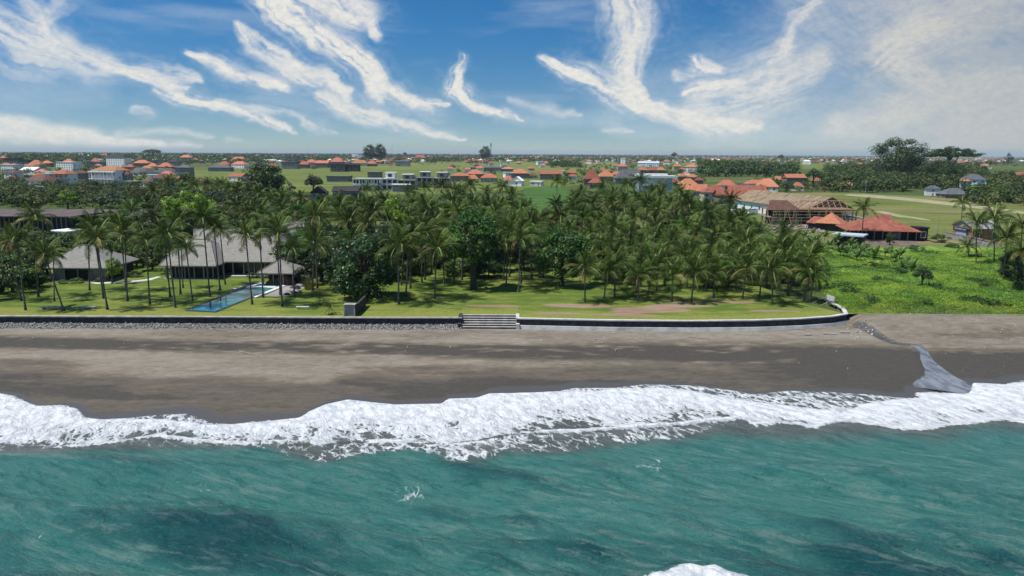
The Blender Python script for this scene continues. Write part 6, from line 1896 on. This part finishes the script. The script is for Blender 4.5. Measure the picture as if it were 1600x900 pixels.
pavilion('villa_wing', 'low dark-fronted villa wing right of the garden pavilion', 'villa wing', 486, 545, 432, 12, 500, 530, 3.2, 5.6, posts=4)

# pool
def flat_poly(name, poly, mt, z, parent=None, depth=0.0, as_thing=None):
    q = [G(*p, z) for p in poly]; mb = MB(); i = len(mb.v)
    n_ = len(q)
    mb.v += [tuple(p) for p in q]; mb.f.append(tuple(range(n_))); mb.m.append(0)
    if depth:
        mb.v += [(p.x, p.y, z - depth) for p in q]
        for k in range(n_): mb.f.append((k, n_ + k, n_ + (k + 1) % n_, (k + 1) % n_)); mb.m.append(0)
    me = mb.mesh(name, mt)
    return me


poolm = bpy.data.materials.new('pool_water'); poolm.use_nodes = True
t = NT(poolm.node_tree); bs = t.n['Principled BSDF']; pos = t.new('ShaderNodeNewGeometry').outputs['Position']
t.put(bs.inputs['Base Color'], t.mix(t.rng(t.noise(pos, .25, 3), .35, .65), (.025, .17, .19), (.045, .24, .26)))
bs.inputs['Roughness'].default_value = .04; bs.inputs['IOR'].default_value = 1.33
bn = t.new('ShaderNodeBump'); bn.inputs['Distance'].default_value = .01; t.put(bn.inputs['Height'], t.noise(pos, 2, 3)); t.l.new(bn.outputs[0], bs.inputs['Normal'])
pool = thing('swimming_pool', 'long narrow turquoise swimming pool running back from the sea wall', 'swimming pool', (0, 0, 0))
link('surround', flat_poly('surround', [(289, 485.3), (337, 487.8), (441, 446.5), (428, 442.0), (391, 442.2)], 'basalt', 3.09, None, .3), pool)
link('water', flat_poly('water', [(294, 484.2), (335.5, 486.3), (433, 447.6), (392, 447.2)], poolm, 3.12, None, .01), pool)
link('spa_water', flat_poly('spa_water', [(398, 446.2), (430, 446.4), (436, 443.2), (408, 442.8)], poolm, 3.17, None, .02), pool)
link('divider', flat_poly('divider', [(388, 448.6), (429, 449.4), (433, 447.2), (394, 446.4)], 'paint_white', 3.20, None, .1), pool)
link('edge_strip', flat_poly('edge_strip', [(396, 463.5), (400, 464.5), (446, 446), (443, 445), (440, 445.2)], 'paint_white', 3.20, None, .1), pool)
link('edge_strip', flat_poly('edge_strip', [(384, 449), (388, 449), (408, 442.6), (404, 442.4)], 'paint_white', 3.20, None, .1), pool)
link('edge_strip', flat_poly('edge_strip', [(404, 442.6), (443, 443.2), (446, 442.2), (406, 441.6)], 'paint_white', 3.20, None, .1), pool)
struct('pool_deck', flat_poly('pool_deck', [(412, 462), (445, 464), (478, 449), (478, 440), (447, 441), (446, 447)], 'deck_stone', 3.06, None, .05))
struct('pool_deck', flat_poly('pool_deck', [(360, 456), (372, 456), (405, 441), (396, 441), (376, 447)], 'deck_stone', 3.06, None, .05))
struct('garden_path', flat_poly('garden_path', [(140, 441.5), (150, 443.5), (200, 442), (236, 437.5), (252, 432.5), (246, 431.8), (230, 436), (195, 440)], 'white_stone', 3.05, None, .05))
struct('garden_path', flat_poly('garden_path', [(478, 438.5), (492, 437), (520, 430), (518, 428.5), (490, 435), (474, 437)], 'white_stone', 3.05, None, .05))
# closed canvas parasols / draped loungers beside the pool
for k, (px, py, w_, h_) in enumerate(((424, 443, 2.6, 1.0), (436, 442.5, 2.4, 1.5), (449, 443.5, 3.6, 1.9))):
    g = G(px, py, 3.08); mb = MB(); n_ = 10
    prof = [(1, 0), (.86, .35), (.5, .75), (.12, 1.0)]
    rg = []
    for (q_, z_) in prof:
        rg.append([(math.cos(6.283 * j / n_) * w_ / 2 * q_ * (1 + .18 * (-1) ** j), math.sin(6.283 * j / n_) * w_ / 2 * q_ * (1 + .18 * (-1) ** j) * .8, h_ * z_) for j in range(n_)])
    for i in range(3):
        for j in range(n_): mb.quad(rg[i][j], rg[i][(j + 1) % n_], rg[i + 1][(j + 1) % n_], rg[i + 1][j])
    mb.f.append(tuple(range(len(mb.v), len(mb.v) + n_))); mb.v += rg[3]; mb.m.append(0)
    thing('canvas_sunshade', ['low brown canvas cover nearest the pool corner', 'middle brown canvas cover beside the pool', 'tallest brown canvas sunshade beside the pool'][k], 'sunshade', g, 0, 'brown canvas covers by the pool', mb.mesh('canvas_sunshade', 'canvas_brown'))
# rocks right of the pool
for k, (px, py, s_) in enumerate(((455, 455, 1.0), (462, 451, 1.3), (468, 448, 1.1), (459, 458, .8), (474, 446, .9), (448, 460, .7), (466, 456, .8))):
    g = G(px, py, 3.08); r2 = np.random.RandomState(k); mb = MB(); n_ = 7
    rg = [[(math.cos(6.283 * j / n_) * s_ * q_ * r2.uniform(.8, 1.2), math.sin(6.283 * j / n_) * s_ * q_ * .8 * r2.uniform(.8, 1.2), z_ * s_) for j in range(n_)] for q_, z_ in ((1, 0), (.95, .3), (.55, .55))]
    for i in range(2):
        for j in range(n_): mb.quad(rg[i][j], rg[i][(j + 1) % n_], rg[i + 1][(j + 1) % n_], rg[i + 1][j])
    mb.f.append(tuple(range(len(mb.v), len(mb.v) + n_))); mb.v += rg[2]; mb.m.append(0)
    thing('garden_rock', '%s boulder of the rock garden between pool and reeds' % ['pale front', 'largest', 'upper', 'small front', 'rearmost', 'leftmost small', 'right-hand small'][k], 'rock', g, 0, 'rock garden boulders', mb.mesh('garden_rock', 'concrete' if k % 2 == 0 else 'basalt'))


# benches
def bench(px, py, w_, mt, label):
    g = G(px, py); o = thing('stone_bench', label, 'bench', g, 0, 'stone slab benches on the lawn')
    mb = MB(); mb.box(-w_ / 2, -.35, .38, w_ / 2, .35, .52); link('seat', mb.mesh('seat', mt), o)
    for s in (-1, 1):
        mb = MB(); mb.box(s * w_ * .36 - .15, -.28, 0, s * w_ * .36 + .15, .28, .38); link('leg', mb.mesh('leg', mt), o)


bench(139, 482.5, 2.7, 'white_stone', 'white stone slab bench on the left lawn')
bench(82, 483, 4.4, 'grey_wall', 'long dark grey slab bench under the leaning palm')
bench(473, 483, 2.5, 'white_stone', 'white stone slab bench right of the pool')
bench(366, 454, 1.2, 'white_stone', 'tiny white slab bench left of the pool deck')

# sign on bamboo props
g = G(1297, 477, LAWN)
o = thing('notice_board', 'leaning blank white notice board on bamboo props at the wall end', 'sign', g, R(-80))
mb = MB(); mb.box(-1.3, -.03, 1.0, 1.3, .03, 2.0); link('board', mb.mesh('board', 'sign_white'), o)
for x in (-1.35, 1.35):
    mb = MB(); mb.beam((x, .08, -.1), (x, .08, 2.2), .05, 5); link('post', mb.mesh('post', 'bamboo'), o)
for x in (-1.4, 1.3):
    mb = MB(); mb.beam((x - 1.4, -2.2, 0), (x, -.06, 1.5), .05, 5); link('prop', mb.mesh('prop', 'bamboo'), o)

# poles and towers
def pole_thing(px, by, ty, rad, label, name, cat, mt='steel', arm=0.0):
    g = G(px, by, 2.95); h = AT(px, ty, g.y).z - g.z
    o = thing(name, label, cat, g)
    mb = MB(); mb.beam((0, 0, 0), (0, 0, h), rad, 6, rad * .6); link('pole', mb.mesh('pole', mt), o)
    if arm:
        mb = MB(); mb.box(-arm, -.08, h * .93, arm, .08, h * .95); link('crossarm', mb.mesh('crossarm', mt), o)
    return o, h


pole_thing(1464, 371, 338, .14, 'white concrete pole standing on the meadow right of the restaurant', 'utility_pole', 'pole', 'concrete')
pole_thing(1352, 304, 280, .2, 'grey utility pole at the start of the sand track', 'utility_pole', 'pole', 'concrete', 1.2)
pole_thing(1159, 296, 275, .2, 'grey utility pole behind the red-roofed complex', 'utility_pole', 'pole', 'concrete', 1.2)
pole_thing(1099, 292, 274, .2, 'utility pole beside the orange double-tier roof', 'utility_pole', 'pole', 'concrete', 1.2)
o, h = pole_thing(613, 250, 225, .6, 'thin lattice mast on the horizon right of the tree pair', 'radio_mast', 'mast')
g = G(767, 251, 2.95); h = AT(767, 223, g.y).z - g.z
o = thing('telecom_tower', 'telecom tower with antenna cluster on the central horizon', 'tower', g)
for sx_, sy_ in ((-1, -1), (1, -1), (1, 1), (-1, 1)):
    mb = MB(); mb.beam((sx_ * 3.2, sy_ * 3.2, 0), (sx_ * .9, sy_ * .9, h * .97), .5, 4); link('leg', mb.mesh('leg', 'steel'), o)
for k in range(8):
    z = h * (k + 1) / 9; q_ = 3.2 - 2.3 * z / h
    mb = MB(); mb.beam((-q_, -q_, z), (q_ * .9, -q_ * .9, z + h / 9), .3, 4); mb.beam((-q_, -q_, z), (q_, -q_, z), .3, 4); link('brace', mb.mesh('brace', 'steel'), o)
for k in range(3):
    a_ = k * 2.09; mb = MB(); mb.box(-.8, -.8, h * .80, .8, .8, h * .97); link('antenna', mb.mesh('antenna', 'steel'), o, (math.cos(a_) * 3.2, math.sin(a_) * 3.2, 0))

# beach finds
def zb1(x, y): return float(zbeach(np.array([x]), np.array([y]))[0])
for (xa, ya_, xb, yb2, r1, lab) in ((374, 549, 404, 556, .11, 'pale driftwood log lying on the left beach'), (961, 549, 964, 545, .09, 'short stick upright in the middle beach sand'), (1074, 529, 1108, 531.5, .07, 'long thin pole washed up under the right wall')):
    a = G(xa, ya_, .9); b = G(xb, yb2, .9); a.z = zb1(a.x, a.y) + r1; b.z = zb1(b.x, b.y) + r1 * .8
    mb = MB(); mb.beam(Vector((0, 0, 0)), b - a, r1, 6, r1 * .6); thing('driftwood', lab, 'driftwood', a, 0, None, mb.mesh('driftwood', 'driftwood'))
rl_ = np.random.RandomState(8)
n = 260
px_ = rl_.uniform(0, 1330, n); py_ = 518 + rl_.exponential(9, n)
px_ = np.concatenate([px_, rl_.uniform(1325, 1600, 110), rl_.normal(1345, 14, 60)]); py_ = np.concatenate([py_, 492 + rl_.exponential(14, 110), rl_.normal(509, 3.5, 60)]); n = len(px_)
ctr = []
for x, y in zip(px_, py_):
    g = G(x, min(y, 575), 1.0)
    if y < 505 or x > 1325: g = G(x, min(y, 575), 2.4)
    g.z = zb1(g.x, g.y) + .04; ctr.append(g)
szr = .03 + .10 * rl_.rand(n) ** 3
szr[-60:] *= 1.8
co = (np.array(ctr)[:, None, :] + oct_[None] * (1 + .8 * (rl_.rand(n, 6, 3) - .5)) * szr[:, None, None]).reshape(-1, 3)
lt = link('beach_litter', np_mesh('beach_litter', co, (np.arange(n)[:, None, None] * 6 + of[None]).reshape(-1, 3), 'litter'), kind='stuff'); lt['label'] = 'pale scraps of litter and coral strewn below the wall'
for k, (px, py, L_, a_) in enumerate(((1334, 508, 2.6, 12), (1345, 512, 1.8, -20), (1352, 507, 2.2, 35), (1366, 515, 2.8, -8), (1378, 520, 1.5, 20), (1340, 516, 1.6, 60), (1392, 526, 2.0, -14))):
    g = G(px, py, 1.8); g.z = zb1(g.x, g.y) + .12
    mb = MB(); mb.tube([(0, 0, 0), (L_ * .4, .12, .06), (L_ * .75, -.05, .1), (L_, .1, .02)], [.09, .08, .06, .03], 5)
    thing('driftwood', 'washed-up branch in the gully by the wall end, %s going down the gully' % ordinal(k + 1), 'driftwood', g, R(a_), 'branches in the gully', mb.mesh('driftwood', 'driftwood'))
# slabs fallen from the wall end
for k, (px, py, w_) in enumerate(((1296, 524, 2.2), (1320, 522, 1.6), (1262, 525, 1.4))):
    g = G(px, py, 1.0); g.z = zb1(g.x, g.y) + .02; mb = MB(); mb.box(-w_ / 2, -.3, 0, w_ / 2, .35, .16)
    thing('fallen_slab', ['long stone slab lying below the curved wall end', 'stone slab lying at the wall corner by the stream', 'small stone slab left of the long fallen one'][k], 'stone slab', g, R(k * 9 - 8), None, mb.mesh('fallen_slab', 'concrete'))

# --- suburbs near the horizon: small houses, one by one
hr = random.Random(15)
KH = []
for (w_, d_, hh, rh, rk, rc, wc) in ((10, 9, 3.6, 3.4, 'hip', O_, CR_), (13, 9, 6.2, 3.4, 'hip', O_, WH), (9, 8, 3.4, 3.0, 'hip', RD, TN), (16, 10, 6.0, .6, 'flat', WH, WH), (12, 10, 3.6, 3.6, 'hip', BR, CR_), (14, 9, 3.6, 3.4, 'gable', O_, TN)):
    mb = MB(); mb.box(-w_ / 2, -d_ / 2, -.3, w_ / 2, d_ / 2, hh); KH.append((mb.mesh('wall', wc), roof_mesh(w_, d_, rh, rk, rc, .8), hh, {O_: 'orange', RD: 'dull red', WH: 'white', BR: 'brown'}[rc], rk))
zones = [(0, 420, 246.5, 256, 18, 'left'), (400, 800, 246, 257, 28, 'centre-left'), (800, 1100, 246, 258, 28, 'centre-right'), (1100, 1380, 247, 257, 34, 'right'), (1380, 1640, 249, 258, 20, 'far right')]
for (x0, x1, y0_, y1_, n_, zn) in zones:
    ps = sorted((hr.uniform(x0, x1), y0_ + (y1_ - y0_) * hr.random()) for _ in range(n_))
    cnt = {}
    for px, py in ps:
        w_, rf, hh, cn, rk = KH[hr.choice((0, 0, 1, 1, 2, 3, 4, 5))]
        g = G(px, py, 2.9); sc = hr.uniform(1.1, 1.6); cnt[cn] = cnt.get(cn, 0) + 1
        o = thing('distant_house', 'tiny %s-roofed house of the %s suburbs near the horizon, %s from the left' % (cn, zn, ordinal(cnt[cn])), 'house', g, hr.uniform(-.6, .6), 'distant houses, %s' % zn, scale=(sc,) * 3)
        link('wall', w_, o); link('roof', rf, o, (0, 0, hh + .19))

ps = sorted([(hr.uniform(0, 300), hr.uniform(254, 287)) for _ in range(46)] + [(hr.uniform(690, 1100), hr.uniform(256, 283)) for _ in range(38)] + [(hr.uniform(1170, 1330), hr.uniform(284, 297)) for _ in range(6)])
cnt = {}
for px, py in ps:
    w_, rf, hh, cn, rk = KH[hr.choice((0, 1, 1, 3, 3, 4, 5))]
    zn = 'left town' if px < 400 else ('central' if px < 1110 else 'meadow-edge')
    g = G(px, py, 2.9); sc = hr.uniform(.75, 1.1); cnt[zn + cn] = cnt.get(zn + cn, 0) + 1
    o = thing('small_house', 'small %s-roofed house squeezed between the larger %s houses, %s from the left' % (cn, zn, ordinal(cnt[zn + cn])), 'house', g, hr.uniform(-.4, .4), 'small houses between larger ones, %s' % zn, scale=(sc,) * 3)
    link('wall', w_, o); link('roof', rf, o, (0, 0, hh + .19))
    for x in (-3, 0, 3): link('window', WINM, o, (x, -{'hip': 4.5, 'gable': 4.5, 'flat': 5}[rk] - .56, hh * .6))

# the suburbs beyond read as one scatter of roofs
def far_suburb(label, x0, x1, y0_, y1_, n, seed, rc, wc):
    r = np.random.RandomState(seed); px = r.uniform(x0, x1, n); py = r.uniform(y0_, y1_, n)
    k = fbm(px * .02, py * .3, 3, 300) > .42; px, py = px[k], py[k]
    mb = MB()
    for a, b in zip(px, py):
        g = G(a, b, 2.9); s_ = r.uniform(5, 10); h_ = r.uniform(3, 7); th = r.uniform(-.7, .7); c_, s2 = math.cos(th), math.sin(th)
        P4 = [Vector((g.x + (u * c_ - v * s2) * s_, g.y + (u * s2 + v * c_) * s_ * .7, 2.8)) for u, v in ((-1, -1), (1, -1), (1, 1), (-1, 1))]
        up = Vector((0, 0, h_)); ap = Vector((g.x, g.y, 2.8 + h_ + s_ * .42))
        for i in range(4):
            a1, b1 = P4[i], P4[(i + 1) % 4]
            mb.quad(a1, b1, b1 + up, a1 + up, 1); ce = (P4[0] + P4[2]) / 2
            mb.tri(a1 + up + (a1 - ce) * .12, b1 + up + (b1 - ce) * .12, ap, 0)
    o = link('far_suburb', mb.mesh('far_suburb', [rc, wc]), kind='stuff'); o['label'] = label


far_suburb('mass of tiny orange roofs along the far plain', 380, 1640, 243.5, 253, 760, 5, O_, CR_)
far_suburb('mass of tiny pale roofs along the far plain', 0, 1640, 243.5, 254, 560, 6, WH, WH)
far_suburb('mass of tiny brown and red roofs along the far plain', 0, 1640, 244.5, 256, 340, 7, RD, GR)

# ------------------------------------------------------------------ haze
hz = bpy.data.materials.new('haze'); hz.use_nodes = True
t = NT(hz.node_tree); t.n.clear()
pv = t.new('ShaderNodeVolumePrincipled'); pv.inputs['Color'].default_value = (.72, .84, .97, 1); pv.inputs['Density'].default_value = HAZE
pv.inputs['Anisotropy'].default_value = 0.0
t.l.new(pv.outputs[0], t.new('ShaderNodeOutputMaterial').inputs['Volume'])
mb = MB(); mb.box(-60000, -600, -3, 60000, 46000, 130)
if HAZE > 0:
    link('haze', mb.mesh('haze', hz), kind='stuff')
print('palms', NPALM, 'objects', len(bpy.data.objects), 'dups', [k for k, v in USED.items() if v > 1])
